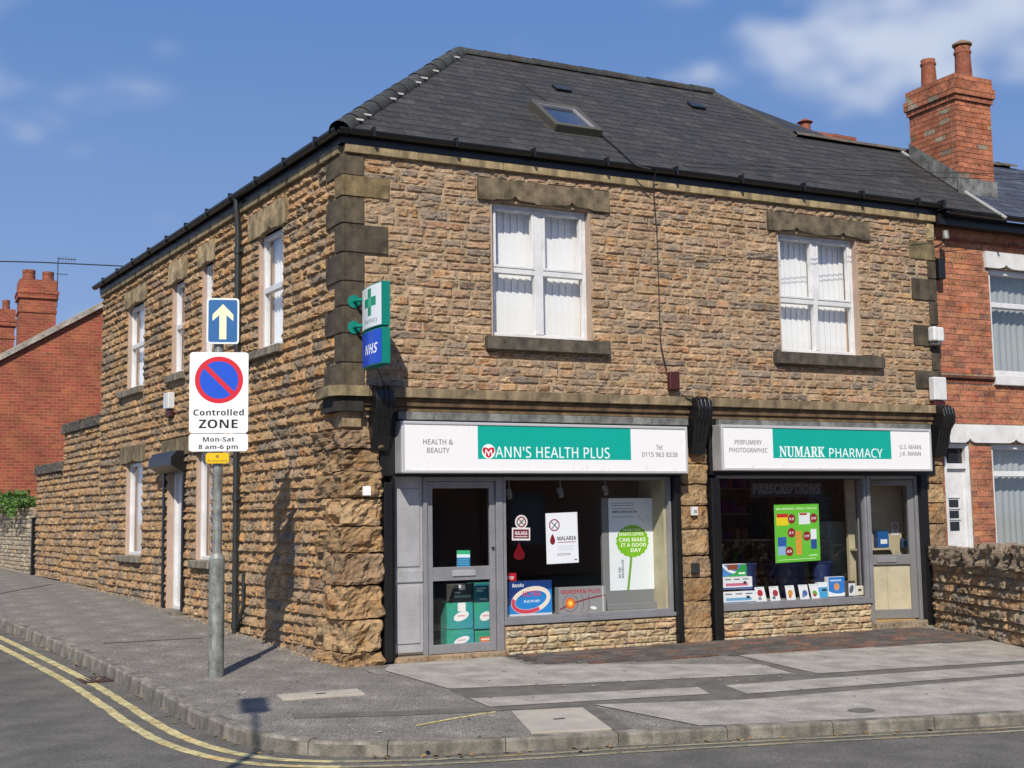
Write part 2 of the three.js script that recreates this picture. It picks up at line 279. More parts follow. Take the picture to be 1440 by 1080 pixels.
  // double yellow lines
  const ribbon = (d0, d1, w) => { const P = [], U = []; let pr = null; for (let i = 0; i <= 700; i++) { const f = sstep(3.5, 5, KP[i].z), d = lerp(d0, d1, f), jit = (vn(i * 0.5, 3, 1) - 0.5) * 0.012, a = kerbOff(i, d + jit), b = kerbOff(i, d + w * lerp(1, 0.6, f) + jit + (vn(i * 0.7, 9, 1) - 0.5) * 0.012); const q = [a.x, hRoad(a.x, a.z) + 0.004, a.z, b.x, hRoad(b.x, b.z) + 0.004, b.z]; if (pr) { P.push(pr[0], pr[1], pr[2], pr[3], pr[4], pr[5], q[0], q[1], q[2], q[0], q[1], q[2], pr[3], pr[4], pr[5], q[3], q[4], q[5]); for (let k = 0; k < 6; k++) U.push(P[P.length - 18 + k * 3], P[P.length - 16 + k * 3]); } pr = q; }
    const g = new THREE.BufferGeometry(); g.setAttribute('position', new THREE.Float32BufferAttribute(P, 3)); g.setAttribute('uv', new THREE.Float32BufferAttribute(U, 2)); g.computeVertexNormals(); if (g.attributes.normal.getY(0) < 0) { for (let i = 0; i < P.length; i += 9) for (let k = 0; k < 3; k++) { const t = P[i + k]; P[i + k] = P[i + 3 + k]; P[i + 3 + k] = t; } g.setAttribute('position', new THREE.Float32BufferAttribute(P, 3)); g.computeVertexNormals(); } return g; };
  const worn = mat(0.36, 0.32, 0.2, 0.92, { map: rockMap });
  [[0.2, 0.11], [0.42, 0.26]].forEach(([a, b], k) => { const g = ribbon(a, b, 0.1), n = g.attributes.position.count, cut = n * 0.0 + g.attributes.position.array.findIndex((v, q) => q % 3 === 2 && v > 4.2 && g.attributes.position.array[q - 2] > -1.4); const c = Math.floor(cut / 18) * 6;
    const piece = (f, t) => { const q = new THREE.BufferGeometry(); for (const m of ['position', 'normal', 'uv']) { const w = g.attributes[m].itemSize; q.setAttribute(m, new THREE.BufferAttribute(g.attributes[m].array.slice(f * w, t * w), w)); } return q; };
    structure(k ? 'yellow_line_001' : 'yellow_line', piece(0, c), M.yellow); structure(k ? 'worn_yellow_line_001' : 'worn_yellow_line', piece(c, n), worn); });
  const dg = thing('drain_grate', 'rusty iron drain grate in the side road gutter across the yellow lines', 'drain grate', null, [-2.42, hRoad(-2.42, -1.45), -1.45], 0.12);
  part(dg, 'frame', [box(-0.21, 0.21, 0, 0.012, -0.21, -0.18), box(-0.21, 0.21, 0, 0.012, 0.18, 0.21), box(-0.21, -0.18, 0, 0.012, -0.18, 0.18), box(0.18, 0.21, 0, 0.012, -0.18, 0.18)], mat(0.07, 0.035, 0.03, 0.9));
  for (let k = 0; k < 7; k++) part(dg, 'bar', box(-0.18 + k * 0.054, -0.155 + k * 0.054, 0.001, 0.01, -0.18, 0.18), mat(0.06, 0.03, 0.028, 0.9));
}

{ const R = rng(19), bits = [], grit = [];
  for (let k = 0; k < 420; k++) { const i = 230 + Math.floor(R() * 330), p = kerbOff(i, 0.015 + R() * R() * 0.2); if (R() > 0.25 + vn(i * 0.13, 3, 2)) continue; const s = 0.012 + R() * 0.028, g = new THREE.PlaneGeometry(s, s * (0.5 + R())); g.rotateX(-1.57 + (R() - 0.5)); g.rotateY(R() * 6); g.translate(p.x, hRoad(p.x, p.z) + 0.01, p.z); const l = 0.5 + R(); bits.push(tint(norm(g), 0.26 * l, 0.17 * l, 0.07 * l)); }
  const a = part(scene, 'leaf_litter', bits, mat(1, 1, 1, 0.9, { vertexColors: true, side: THREE.DoubleSide })); a.userData = { kind: 'stuff', label: 'dry leaf litter along the side road gutter', category: 'litter' };
  for (let k = 0; k < 520; k++) { const s = 0.3 + R() * 12, o = 0.05 + R() * R() * 0.18, v = SD.clone().multiplyScalar(s).addScaledVector(SN, o), r = 0.004 + R() * R() * 0.014, g = new THREE.IcosahedronGeometry(r, 0); g.translate(v.x, hPave(v.x, v.z) + r * 0.5, v.z); const l = 0.6 + 0.6 * R(); grit.push(tint(norm(g), 0.42 * l, 0.32 * l, 0.19 * l)); }
  const b = part(scene, 'stone_grit', grit, mat(1, 1, 1, 0.9, { vertexColors: true })); b.userData = { kind: 'stuff', label: 'crumbs of stone and mortar along the foot of the side wall', category: 'grit' }; }
// ---------- masonry ----------
const TAN = [[0.542, 0.366, 0.217], [0.513, 0.341, 0.201], [0.561, 0.390, 0.244], [0.484, 0.326, 0.201], [0.522, 0.331, 0.212], [0.464, 0.323, 0.207], [0.436, 0.317, 0.217], [0.542, 0.356, 0.196], [0.551, 0.375, 0.228], [0.522, 0.356, 0.212], [0.367, 0.278, 0.201]];
const OCHRE = [[0.531, 0.341, 0.173], [0.502, 0.313, 0.152], [0.550, 0.366, 0.199], [0.464, 0.299, 0.157], [0.512, 0.313, 0.162], [0.444, 0.303, 0.173], [0.386, 0.275, 0.173], [0.541, 0.331, 0.157], [0.319, 0.238, 0.162]];
const DARKST = [[0.2, 0.16, 0.11], [0.26, 0.21, 0.14], [0.16, 0.13, 0.095], [0.3, 0.24, 0.15]];
// a rock-faced stone: uneven face whose border drops back into the joint
function rockStone(x0, x1, y0, y1, o, R) {
  const w = x1 - x0, h = y1 - y0, nx = clamp(Math.round(w / 0.03), 5, 20), ny = clamp(Math.round(h / 0.018), 5, 10), P = [], U = [], I = [], s = R() * 900, ou = R(), ov = R();
  const lean = (R() - 0.35) * (o.lean ?? 0.02), out = (o.out ?? 0.02) * (0.6 + 0.8 * R());
  for (let j = 0; j <= ny; j++) for (let i = 0; i <= nx; i++) {
    let u = i / nx, v = j / ny, x = lerp(x0, x1, u), y = lerp(y0, y1, v); const e = Math.min(u * w, (1 - u) * w, v * h, (1 - v) * h), rim = i === 0 || j === 0 || i === nx || j === ny;
    if (!rim) { x += (vn(x * 60, y * 60, s) - 0.5) * 0.022; y += (vn(x * 60, y * 60, s + 40) - 0.5) * 0.014; }
    else { x += (vn(x * 14, y * 14, s + 9) - 0.5) * 0.008; y += (vn(x * 14, y * 14, s + 19) - 0.5) * 0.009; }
    const rag = 0.6 + 0.9 * vn(x * 16, s, 3), n = vn(x * 9 + s, y * 13, s) - 0.5, m = Math.abs(vn(x * 20, y * 30, s + 70) - 0.5), k = vn(x * 44, y * 44, s + 5) - 0.5;
    const pr = sstep(0, (o.top ?? 0.03) * rag, (1 - v) * h) * sstep(0, (o.bot ?? 0.012), v * h) * lerp(o.tight ?? 0.35, 1, sstep(0, 0.016, Math.min(u, 1 - u) * w));
    const pit = (o.pit ?? 0.02) * sstep(0.6, 0.78, vn(x * 17 + s, y * 24, s + 31)) * sstep(0.85, 0.3, v);
    const z = rim ? -0.012 : -0.006 + pr * (0.006 + out + lean * (0.5 - v) * 2 + (o.amp ?? 0.03) * n - (o.amp ?? 0.03) * 0.9 * m + 0.006 * k - pit);
    P.push(x, y, z); U.push(x + ou, y + ov);
  }
  const r = nx + 1; for (let j = 0; j < ny; j++) for (let i = 0; i < nx; i++) { const a = j * r + i; (i + j) % 2 ? I.push(a, a + 1, a + r, a + 1, a + r + 1, a + r) : I.push(a, a + 1, a + r + 1, a, a + r + 1, a + r); }
  let g = new THREE.BufferGeometry(); g.setAttribute('position', new THREE.Float32BufferAttribute(P, 3)); g.setAttribute('uv', new THREE.Float32BufferAttribute(U, 2)); g.setIndex(I); g = g.toNonIndexed(); g.computeVertexNormals();
  const c = o.cols[Math.floor(R() * o.cols.length)], l = 0.86 + 0.24 * R(); return tint(g, c[0] * l, c[1] * l, c[2] * l);
}
// courses between fixed levels, cut by openings [u0,u1,v0,v1]
function courses(u0, u1, levels, hgt, openings, len, o, R, base) {
  const out = [], L = [];
  for (let k = 0; k < levels.length - 1; k++) { const n = Math.max(1, Math.round((levels[k + 1] - levels[k]) / hgt)), ws = Array.from({ length: n }, () => 0.8 + 0.4 * R()), t = ws.reduce((a, b) => a + b); let y = levels[k]; for (const w of ws) { L.push([y, y += w / t * (levels[k + 1] - levels[k])]); } }
  for (const [v0, v1] of L) {
    let spans = [[u0, u1]];
    for (const [a, b, c, d] of openings) if (Math.min(v1, d) - Math.max(v0, c) > 0.4 * (v1 - v0)) spans = spans.flatMap(([p, q]) => b <= p || a >= q ? [[p, q]] : [[p, a], [b, q]].filter(s => s[1] - s[0] > 0.03));
    for (const [p, q] of spans) {
      let u = p; while (u < q - 0.01) { let w = len[0] + (len[1] - len[0]) * R() * R(); if (q - u - w < len[0] * 0.6) w = q - u; let lo = v0; if (base) { const b = base((u + w / 2)); if (v1 < b - 0.03) { u += w; continue; } }
        const s = 0.0035; if (w > 0.03) out.push(rockStone(u + s, Math.min(u + w, q) - s, lo + s, v1 - s, o, R)); u += w; }
    }
  }
  return out;
}
// the pieces that show largest become parts of their own, the rest one part
function lay(sets, name, most) {               // sets: [{ parent, geos, mat }]
  const all = []; for (const s of sets) { s.parent.updateWorldMatrix(true, false); for (const g of s.geos) { g.computeBoundingBox(); const b = g.boundingBox, c = b.getCenter(new THREE.Vector3()).applyMatrix4(s.parent.matrixWorld), d = depthOf(c); const sz = b.getSize(new THREE.Vector3()), a = [sz.x, sz.y, sz.z].sort((p, q) => q - p); const v = c.clone().sub(CAM), X = v.dot(AX[0]) / d, Y = v.dot(AX[1]) / d; all.push({ s, g, a: (Math.abs(X) < 0.43 && Math.abs(Y) < 0.32 && d > 0 ? 1 : 0.01) * a[0] * a[1] / (d * d) }); } }
  all.sort((p, q) => q.a - p.a);
  all.slice(0, most).forEach(p => part(p.s.parent, name, p.g, p.s.mat));
  for (const s of sets) { const r = all.slice(most).filter(p => p.s === s).map(p => p.g); if (r.length) { const m = part(s.parent, `${name}_courses`, r, s.mat); m.userData.kind = 'stuff'; } }
}
// a big block rough on every visible side
function roughBlock(x0, x1, y0, y1, z0, z1, amp, col, R) {
  let g = new THREE.BoxGeometry(x1 - x0, y1 - y0, z1 - z0, 12, 9, 12); const p = g.attributes.position, hx = (x1 - x0) / 2, hy = (y1 - y0) / 2, hz = (z1 - z0) / 2, s = R() * 500;
  for (let i = 0; i < p.count; i++) {
    let x = p.getX(i), y = p.getY(i), z = p.getZ(i); const r = Math.min(hx, hy, hz) * 0.4, q = new THREE.Vector3(clamp(x, -hx + r, hx - r), clamp(y, -hy + r * 0.55, hy - r * 0.55), clamp(z, -hz + r, hz - r)), d = new THREE.Vector3(x, y, z).sub(q);
    const l = d.length(); if (l > 1e-6) d.multiplyScalar(Math.min(1, r / l) * (l > 0 ? 1 : 0));
    const n = (vn(x * 9 + s, y * 9, z * 9 + s) - 0.5) * amp + (vn(x * 24 + s, y * 24, z * 24) - 0.5) * amp * 0.5 - Math.abs(vn(x * 13, y * 19 + s, z * 13) - 0.5) * amp * 0.9 + (vn(x * 60, y * 60 + s, z * 60) - 0.5) * amp * 0.25, dn = d.clone().normalize();
    p.setXYZ(i, q.x + d.x + dn.x * n, q.y + d.y + dn.y * n * 0.4, q.z + d.z + dn.z * n);
  }
  g = g.toNonIndexed(); g.computeVertexNormals(); g.translate((x0 + x1) / 2, (y0 + y1) / 2, (z0 + z1) / 2); const l = 0.85 + 0.3 * R(); return tint(metreUV(g), col[0] * l, col[1] * l, col[2] * l);
}
const dress = (x0, x1, y0, y1, z0, z1, c, r = 0.012) => tint(norm(box(x0, x1, y0, y1, z0, z1, r)), ...c);
const QU = [0.13, 0.105, 0.072], QU2 = [0.1, 0.081, 0.059], FRZ = [0.42, 0.335, 0.205];

// ================= the corner shop building =================
const shop = thing('corner_building', 'two storey rock-faced stone corner building with hipped slate roof and two shopfronts', 'building');
const sideGroup = (name, label) => { const g = new THREE.Group(); g.name = name; g.rotation.y = SROT; shop.add(g); if (label) g.userData.label = label; return g; };
// front upper wall with two window openings
const FW = [[1.88, 3.27, 3.82, 5.5], [6.24, 7.64, 3.82, 5.5]];
const frontWall = part(shop, 'front_wall', (() => { const g = extr(rect(0.02, 9.1, 2.8, 5.9), 0.3, FW.map(o => rect(...o))); g.translate(0, 0, -0.3065); return g; })(), M.mortar);
const R2 = rng(77);
const frontStones = courses(0.06, 9.08, [3.15, 3.64, 3.82, 5.5, 5.77, 5.875], 0.105, [...FW, [1.7, 3.55, 5.5, 5.77], [6.07, 7.87, 5.5, 5.77], [1.79, 3.48, 3.64, 3.82], [6.1, 8.0, 3.64, 3.82], [-1, 0.235, 3, 6], [0, 0.55, 5.38, 5.625], [0, 0.53, 4.71, 5.04], [8.99, 9.2, 3, 6], [8.64, 9.2, 5.3, 5.58], [8.64, 9.2, 4.7, 5.02], [8.64, 9.2, 4.02, 4.33], [8.64, 9.2, 3.4, 3.66]], [0.19, 0.6], { cols: TAN, out: 0.012, amp: 0.021, lean: 0.004, top: 0.01, bot: 0.006, tight: 0.7, pit: 0.016 }, R2);
// side wall (local x = -s)
const SW = { a: [-2.75, -1.87, 3.88, 5.42], b: [-5.12, -4.62, 3.95, 5.45], c: [-6.62, -5.97, 3.95, 5.42], d: [-9.25, -8.2, 3.95, 5.42], e: [-5.3, -4.6, 1.07, 2.66], f: [-9.2, -8.16, 1.07, 2.66], door: [-6.75, -5.85, 0.2, 2.62] };
const sideWall = part(shop, 'side_wall', (() => { const g = extr([[-11.08, -0.1], [-0.02, -0.1], [-0.02, 5.9], [-11.08, 5.9]], 0.3, Object.values(SW).map(o => rect(...o))); g.translate(0, 0, -0.312); return g; })(), M.mortar);
sideWall.rotation.y = SROT;
const sideOpen = [...Object.values(SW), [-3.08, -1.73, 5.42, 5.76], [-5.26, -4.5, 5.44, 5.76], [-6.75, -5.82, 5.42, 5.76], [-9.38, -8.03, 5.42, 5.7], [-3.15, -1.86, 3.76, 3.88], [-5.3, -4.5, 3.8, 3.95], [-6.75, -5.85, 3.8, 3.95], [-9.63, -8.2, 3.78, 3.9], [-9.5, -8.02, 2.66, 2.95], [-6.98, -5.66, 2.66, 2.92], [-5.42, -4.5, 2.66, 2.92], [-9.49, -8.14, 0.95, 1.07], [-5.42, -4.5, 0.95, 1.07], [-0.24, 1, 3.12, 6], [-0.28, 1, 0, 2.72]];
for (const [y0, y1, w] of [[5.63, 5.87, 0.47], [5.06, 5.36, 0.47], [4.38, 4.7, 0.47], [3.78, 4.07, 0.5], [3.14, 3.42, 0.52]]) sideOpen.push([-w, 1, y0, y1]);
const R3 = rng(123);
const sideStones = courses(-11.06, -0.02, [-0.02, 0.95, 1.07, 2.66, 2.93, 3.77, 3.9, 5.42, 5.76, 5.88], 0.135, sideOpen, [0.22, 0.7], { cols: OCHRE, out: 0.032, amp: 0.036, lean: 0.016, top: 0.07, bot: 0.014, tight: 0.6, pit: 0.03 }, R3, u => rise(-u));
lay([{ parent: frontWall, geos: frontStones, mat: M.stone }, { parent: sideWall, geos: sideStones, mat: M.stone }], 'stone', 300);
// back and party walls, floors: the shell behind
part(shop, 'party_wall', box(8.8, 9.09, 0.02, 5.9, -6.2, -0.32), M.mortar);
part(shop, 'rear_wall', [box(3.8, 8.8, 0.02, 5.9, -6.4, -6.21), box(3.5, 3.79, 0.02, 5.9, -11, -6.21)], M.mortar);
part(shop, 'end_wall', (() => { const g = box(-11.06, -10.8, 0.1, 5.9, -4.6, -0.33); g.rotateY(SROT); return g; })(), M.mortar);
part(shop, 'upper_floor', (() => extrY([[0.2, -0.32], [8.79, -0.32], [8.79, -6.2], [3.8, -6.2], [3.4, -10.6], [-0.75, -10.6]], 2.8, 3.0))(), M.shopWall);
function extrY(pts, y0, y1) { const g = extr(pts.map(p => [p[0], -p[1]]), y1 - y0); g.rotateX(-Math.PI / 2); g.translate(0, y0, 0); return g; }
part(shop, 'shop_floor', extrY([[0.5, -0.1], [8.79, -0.1], [8.79, -6.04], [-0.3, -6.04]], 0.0, 0.1), mat(0.2, 0.17, 0.14, 0.8));
part(shop, 'shop_back_wall', box(0.3, 8.79, 0.1, 2.8, -6.2, -6.05), M.shopWall);
part(shop, 'shop_partition', box(4.5, 4.6, 0.1, 2.8, -6.04, -0.4), M.shopWall);
// quoins, front left corner: each block wraps the corner
const quoin = (fx, sx, y0, y1, c) => { const g = extrY([[fx, -0.05], [fx, 0.022], [-0.005, 0.022], [-0.03, 0.0], [SD.x * sx + SN.x * 0.022, SD.z * sx + SN.z * 0.022], [SD.x * sx - SN.x * 0.05, SD.z * sx - SN.z * 0.05], [0.05, -0.06]], y0, y1); part(shop, 'quoin', tint(norm(g), ...c), M.dressed); };
[[0.235, 0.47, 5.63, 5.87, QU], [0.55, 0.22, 5.38, 5.62, [0.25, 0.19, 0.1]], [0.235, 0.47, 5.06, 5.36, QU], [0.53, 0.22, 4.72, 5.04, QU2], [0.235, 0.47, 4.38, 4.7, QU2], [0.235, 0.22, 4.09, 4.365, QU2], [0.235, 0.5, 3.77, 4.075, QU2], [0.235, 0.22, 3.435, 3.755, QU2], [0.235, 0.52, 3.155, 3.42, QU]].forEach(a => quoin(...a));
for (const [x, y0, y1, c] of [[8.99, 5.6, 5.86, [0.5, 0.42, 0.26]], [8.64, 5.3, 5.58, [0.26, 0.21, 0.12]], [8.97, 5.03, 5.29, QU2], [8.65, 4.7, 5.02, QU2], [8.97, 4.345, 4.69, QU2], [8.64, 4.02, 4.33, QU2], [8.97, 3.67, 4.01, QU2], [8.64, 3.4, 3.66, QU2], [8.97, 3.16, 3.39, QU]]) part(shop, 'quoin', dress(x, 9.12, y0, y1, -0.1, 0.022, c), M.dressed);
// frieze blocks under the eaves
{ const R = rng(4); let x = 0.0; while (x < 9.1) { const w = Math.min(0.45 + 0.5 * R(), 9.13 - x), l = 0.85 + 0.3 * R(); part(shop, 'frieze_block', dress(x + 0.002, x + w - 0.002, 5.885, 5.985, -0.1, 0.055, FRZ.map(c => c * l), 0.006), M.dressed); x += w; }
  const f = sideGroup('side_frieze'); x = -11.06; while (x < -0.06) { const w = Math.min(0.45 + 0.5 * R(), -0.055 - x), l = 0.75 + 0.3 * R(); part(f, 'frieze_block', dress(x + 0.002, x + w - 0.002, 5.885, 5.985, -0.1, 0.055, FRZ.map(c => c * l * 0.9), 0.006), M.dressed); x += w; } }
// string course over the shops
{ const R = rng(14); let x = -0.06; while (x < 9.12) { const w = Math.min(0.6 + 0.6 * R(), 9.15 - x), l = 0.8 + 0.3 * R(); part(shop, 'string_course_block', dress(x + 0.002, x + w - 0.002, 3.03, 3.145, -0.05, 0.13, [0.33 * l, 0.26 * l, 0.17 * l], 0.008), M.dressed); x += w; }
  part(shop, 'timber_moulding', [dress(0.1, 9.1, 2.93, 3.028, -0.05, 0.075, [0.16, 0.1, 0.055]), dress(0.1, 9.1, 2.87, 2.928, -0.05, 0.045, [0.24, 0.17, 0.09])], M.dressed);
  part(shop, 'lead_flashing', [box(0.62, 4.62, 2.775, 2.868, -0.04, 0.1, 0.01), box(5.1, 8.8, 2.79, 2.868, -0.04, 0.09, 0.01)], M.lead);
  part(shop, 'corner_cap', [tint(norm(extrY([[0.25, -0.05], [0.25, 0.15], [-0.1, 0.15], [-0.2, 0.05], [SD.x * 0.5 + SN.x * 0.13, SD.z * 0.5 + SN.z * 0.13], [SD.x * 0.5, SD.z * 0.5]], 3.03, 3.148)), 0.33, 0.27, 0.16), tint(norm(extrY([[0.2, -0.05], [0.2, 0.1], [-0.06, 0.1], [-0.13, 0.03], [SD.x * 0.42 + SN.x * 0.08, SD.z * 0.42 + SN.z * 0.08], [SD.x * 0.42, SD.z * 0.42]], 2.86, 3.028)), 0.03, 0.028, 0.024)], M.dressed); }
// rough piers at street level
{ const R = rng(31), c = [[0.45, 0.28, 0.135], [0.39, 0.25, 0.125], [0.47, 0.31, 0.16], [0.34, 0.225, 0.13]];
  let y = -0.04; for (const h of [0.2, 0.36, 0.38, 0.36, 0.3, 0.32, 0.3, 0.26, 0.22]) { const g = roughBlock(-0.055 - R() * 0.02, 0.45, y, y + h - 0.006, -0.32 - 0.5 * R(), 0.05 + R() * 0.04, 0.1, c[Math.floor(R() * 4)], R), q = g.attributes.position; for (let i = 0; i < q.count; i++) if (q.getZ(i) < 0) q.setX(i, q.getX(i) + 0.103 * q.getZ(i)); part(shop, 'corner_stone', g, M.stone); y += h; }
  part(shop, 'pilaster_cap', dress(-0.03, 0.2, 2.68, 2.88, -0.4, 0.03, [0.4, 0.3, 0.19]), M.dressed);
  for (const [a, b] of [[4.53, 4.97], [8.75, 9.1]]) { y = -0.03; for (const h of [0.22, 0.34, 0.3, 0.28, 0.34, 0.3, 0.28, 0.26, 0.22]) { part(shop, 'pier_stone', roughBlock(a, b + (R() - 0.5) * 0.03, y, y + h - 0.01, -0.35, 0.0 + R() * 0.035, 0.04, c[Math.floor(R() * 4)], R), M.stone); y += h; } } }
// lintels with carved ogee, sills
const ogee = (x0, x1, y0, y1, mid) => { const w = mid; const s = [[x0, y1], [x0, y0]]; for (const cx of w) for (const [dx, dy] of [[-0.3, 0], [-0.26, 0.018], [-0.16, 0.022], [-0.06, 0.03], [-0.025, 0.05], [0, 0.075], [0.025, 0.05], [0.06, 0.03], [0.16, 0.022], [0.26, 0.018], [0.3, 0]]) s.push([cx + dx * Math.min(1, (x1 - x0) / 1.3), y0 + dy]); s.push([x1, y0], [x1, y1]); return s; };
const lintel = (parent, x0, x1, y0, y1, c, mids) => { const g = extr(ogee(x0, x1, y0 - 0.004, y1, mids), 0.14); g.translate(0, 0, -0.1); part(parent, 'lintel', [tint(norm(g), ...c), tint(norm(box(x0, x1, y0 + 0.075, y1, -0.3, -0.101)), ...c), tint(norm(box(x0 + 0.1, x1 - 0.1, y0, y0 + 0.074, -0.3, -0.015)), ...c)], M.dressed); };
lintel(shop, 1.7, 3.55, 5.505, 5.77, [0.2, 0.16, 0.11], [2.2, 3.0]); lintel(shop, 6.07, 7.87, 5.505, 5.765, [0.17, 0.14, 0.1], [6.55, 7.38]);
part(shop, 'window_sill', dress(1.78, 3.49, 3.65, 3.818, -0.2, 0.09, [0.12, 0.105, 0.085]), M.dressed); part(shop, 'window_sill', dress(6.1, 8.0, 3.65, 3.818, -0.2, 0.09, [0.105, 0.09, 0.075]), M.dressed);
{ const g = sideGroup('side_dressings');
  for (const [a, b, c, d, m, t] of [[-3.08, -1.73, 5.42, 5.76, [-2.3], 1], [-5.26, -4.5, 5.45, 5.76, [-4.87], 1.2], [-6.75, -5.82, 5.42, 5.76, [-6.3], 1.2], [-9.38, -8.03, 5.42, 5.7, [-8.7], 1], [-9.5, -8.02, 2.66, 2.95, [-8.7], 0.6], [-6.98, -5.66, 2.66, 2.92, [-6.3], 0.6], [-5.42, -4.5, 2.66, 2.92, [-4.95], 0.6]]) lintel(g, a, b, c, d, [0.42 * t, 0.33 * t, 0.2 * t], m);
  for (const [a, b, c, d] of [[-3.15, -1.86, 3.77, 3.878], [-5.28, -4.5, 3.83, 3.948], [-6.75, -5.85, 3.83, 3.948], [-9.63, -8.2, 3.83, 3.948], [-9.49, -8.14, 0.955, 1.068], [-5.42, -4.5, 0.955, 1.068]]) part(g, 'window_sill', dress(a, b, c, d, -0.2, 0.085, [0.3, 0.27, 0.22]), M.dressed);
  // painted pink-buff reveals
  for (const o of Object.values(SW)) for (const e of [o[0], o[1] - 0.012]) part(g, 'reveal', box(e, e + 0.012, o[2], o[3], -0.28, -0.0), M.reveal); }
for (const o of FW) for (const e of [o[0], o[1] - 0.015]) part(shop, 'window_reveal', box(e, e + 0.015, o[2], o[3], -0.28, -0.004), M.reveal);
// windows
function bars(x0, x1, y0, y1, w, z0, z1) { return [box(x0, x0 + w, y0, y1, z0, z1, 0.008), box(x1 - w, x1, y0, y1, z0, z1, 0.008), box(x0 + w, x1 - w, y1 - w, y1, z0, z1 - 0.002, 0.008), box(x0 + w, x1 - w, y0, y0 + w, z0, z1 - 0.002, 0.008)]; }
function frontWindow(x0, x1, y0, y1, tr, mull) {
  const w = new THREE.Group(); w.name = 'window'; shop.add(w); const xm = (x0 + x1) / 2, z0 = -0.17, z1 = -0.09;
  const f = [...bars(x0, x1, y0, y1, 0.055, z0, z1), box(xm - mull, xm + mull, y0 + 0.05, y1 - 0.05, z0, z1 + 0.004, 0.008)];
  for (const [a, b] of [[x0 + 0.055, xm - mull], [xm + mull, x1 - 0.055]]) { f.push(box(a, b, tr - 0.035, tr + 0.035, z0, z1 + 0.002, 0.008)); f.push(...bars(a, b, tr + 0.035, y1 - 0.055, 0.035, z0 + 0.01, z1 + 0.012)); }
  part(w, 'frame', f, M.upvc);
  for (const [a, b] of [[x0 + 0.055, xm - mull], [xm + mull, x1 - 0.055]]) for (const [c, d] of [[y0 + 0.05, tr - 0.035], [tr + 0.07, y1 - 0.09]]) part(w, 'pane', box(a, b, c, d, -0.136, -0.132), M.glass);
  const n = Math.round((x1 - x0) / 0.1); for (let k = 0; k < n; k++) { const g = box(-0.0535, 0.0535, y0 + 0.02, y1 - 0.03, -0.0015, 0.0015); g.rotateY(0.15); g.translate(x0 + (k + 0.5) * (x1 - x0) / n, 0, -0.27); part(w, 'blind_slat', g, M.blind); }
  part(w, 'blind_rail', box(x0 + 0.02, x1 - 0.02, y1 - 0.05, y1 - 0.01, -0.31, -0.24), M.upvc);
  return w;
}
frontWindow(1.895, 3.255, 3.83, 5.5, 4.66, 0.06); const w2 = frontWindow(6.255, 7.625, 3.83, 5.5, 4.56, 0.035); part(w2, 'trickle_vent', box(6.68, 7.05, 5.42, 5.445, -0.09, -0.07), M.upvc);
for (const k of ['a', 'b', 'c', 'd', 'e', 'f']) {
  const o = SW[k], w = sideGroup('window'), x0 = o[0] + 0.014, x1 = o[1] - 0.014, tr = o[2] + (o[3] - o[2]) * 0.52, low = k === 'e' || k === 'f';
  const f = bars(x0, x1, o[2], o[3], 0.06, -0.14, -0.06); if (!low) f.push(box(x0 + 0.05, x1 - 0.05, tr - 0.04, tr + 0.04, -0.14, -0.058, 0.008));
  part(w, 'frame', f, M.upvc); part(w, 'pane', box(x0 + 0.05, x1 - 0.05, o[2] + 0.05, o[3] - 0.05, -0.102, -0.098), M.glass);
  const cur = new THREE.PlaneGeometry(x1 - x0, o[3] - o[2], 40, 1), p = cur.attributes.position; for (let i = 0; i < p.count; i++) p.setZ(i, 0.02 * Math.sin(p.getX(i) * 62)); cur.computeVertexNormals(); cur.translate((x0 + x1) / 2, (o[2] + o[3]) / 2, -0.22); part(w, 'curtain', cur, low ? M.curtain : M.blind);
}
{ // side door: white frame and leaf deep in its reveal, black shutter box over it, worn step
  const o = SW.door, d = sideGroup('side_door', 'white side door in a deep reveal'); const b = rise(6.3);
  part(d, 'door_frame', bars(o[0] + 0.012, o[1] - 0.012, b, 2.61, 0.07, -0.2, -0.1), M.upvc); part(d, 'door_leaf', [box(o[0] + 0.08, o[1] - 0.08, b + 0.02, 2.54, -0.19, -0.15, 0.006), ...[[b + 0.15, 1.0], [1.15, 2.4]].map(([p, q]) => box(o[0] + 0.18, o[1] - 0.18, p, q, -0.15, -0.14, 0.01))], M.upvc);
  const hood = extr([[-0.1, 2.4], [0.08, 2.4], [0.24, 2.5], [0.24, 2.62], [0.16, 2.71], [-0.1, 2.71]], 1.2, [], 0.004); hood.rotateY(-Math.PI / 2); hood.translate(-5.78, 0, 0); part(d, 'shutter_box', metreUV(hood), M.black); part(d, 'shutter_rail', [box(-6.86, -6.78, b, 2.4, -0.02, 0.05), box(-5.86, -5.79, b, 2.4, -0.02, 0.05)], M.black);
  part(d, 'door_step', roughBlock(-7.0, -5.7, b - 0.2, b + 0.02, -0.3, 0.2, 0.02, [0.3, 0.26, 0.21], rng(3)), M.stone); }
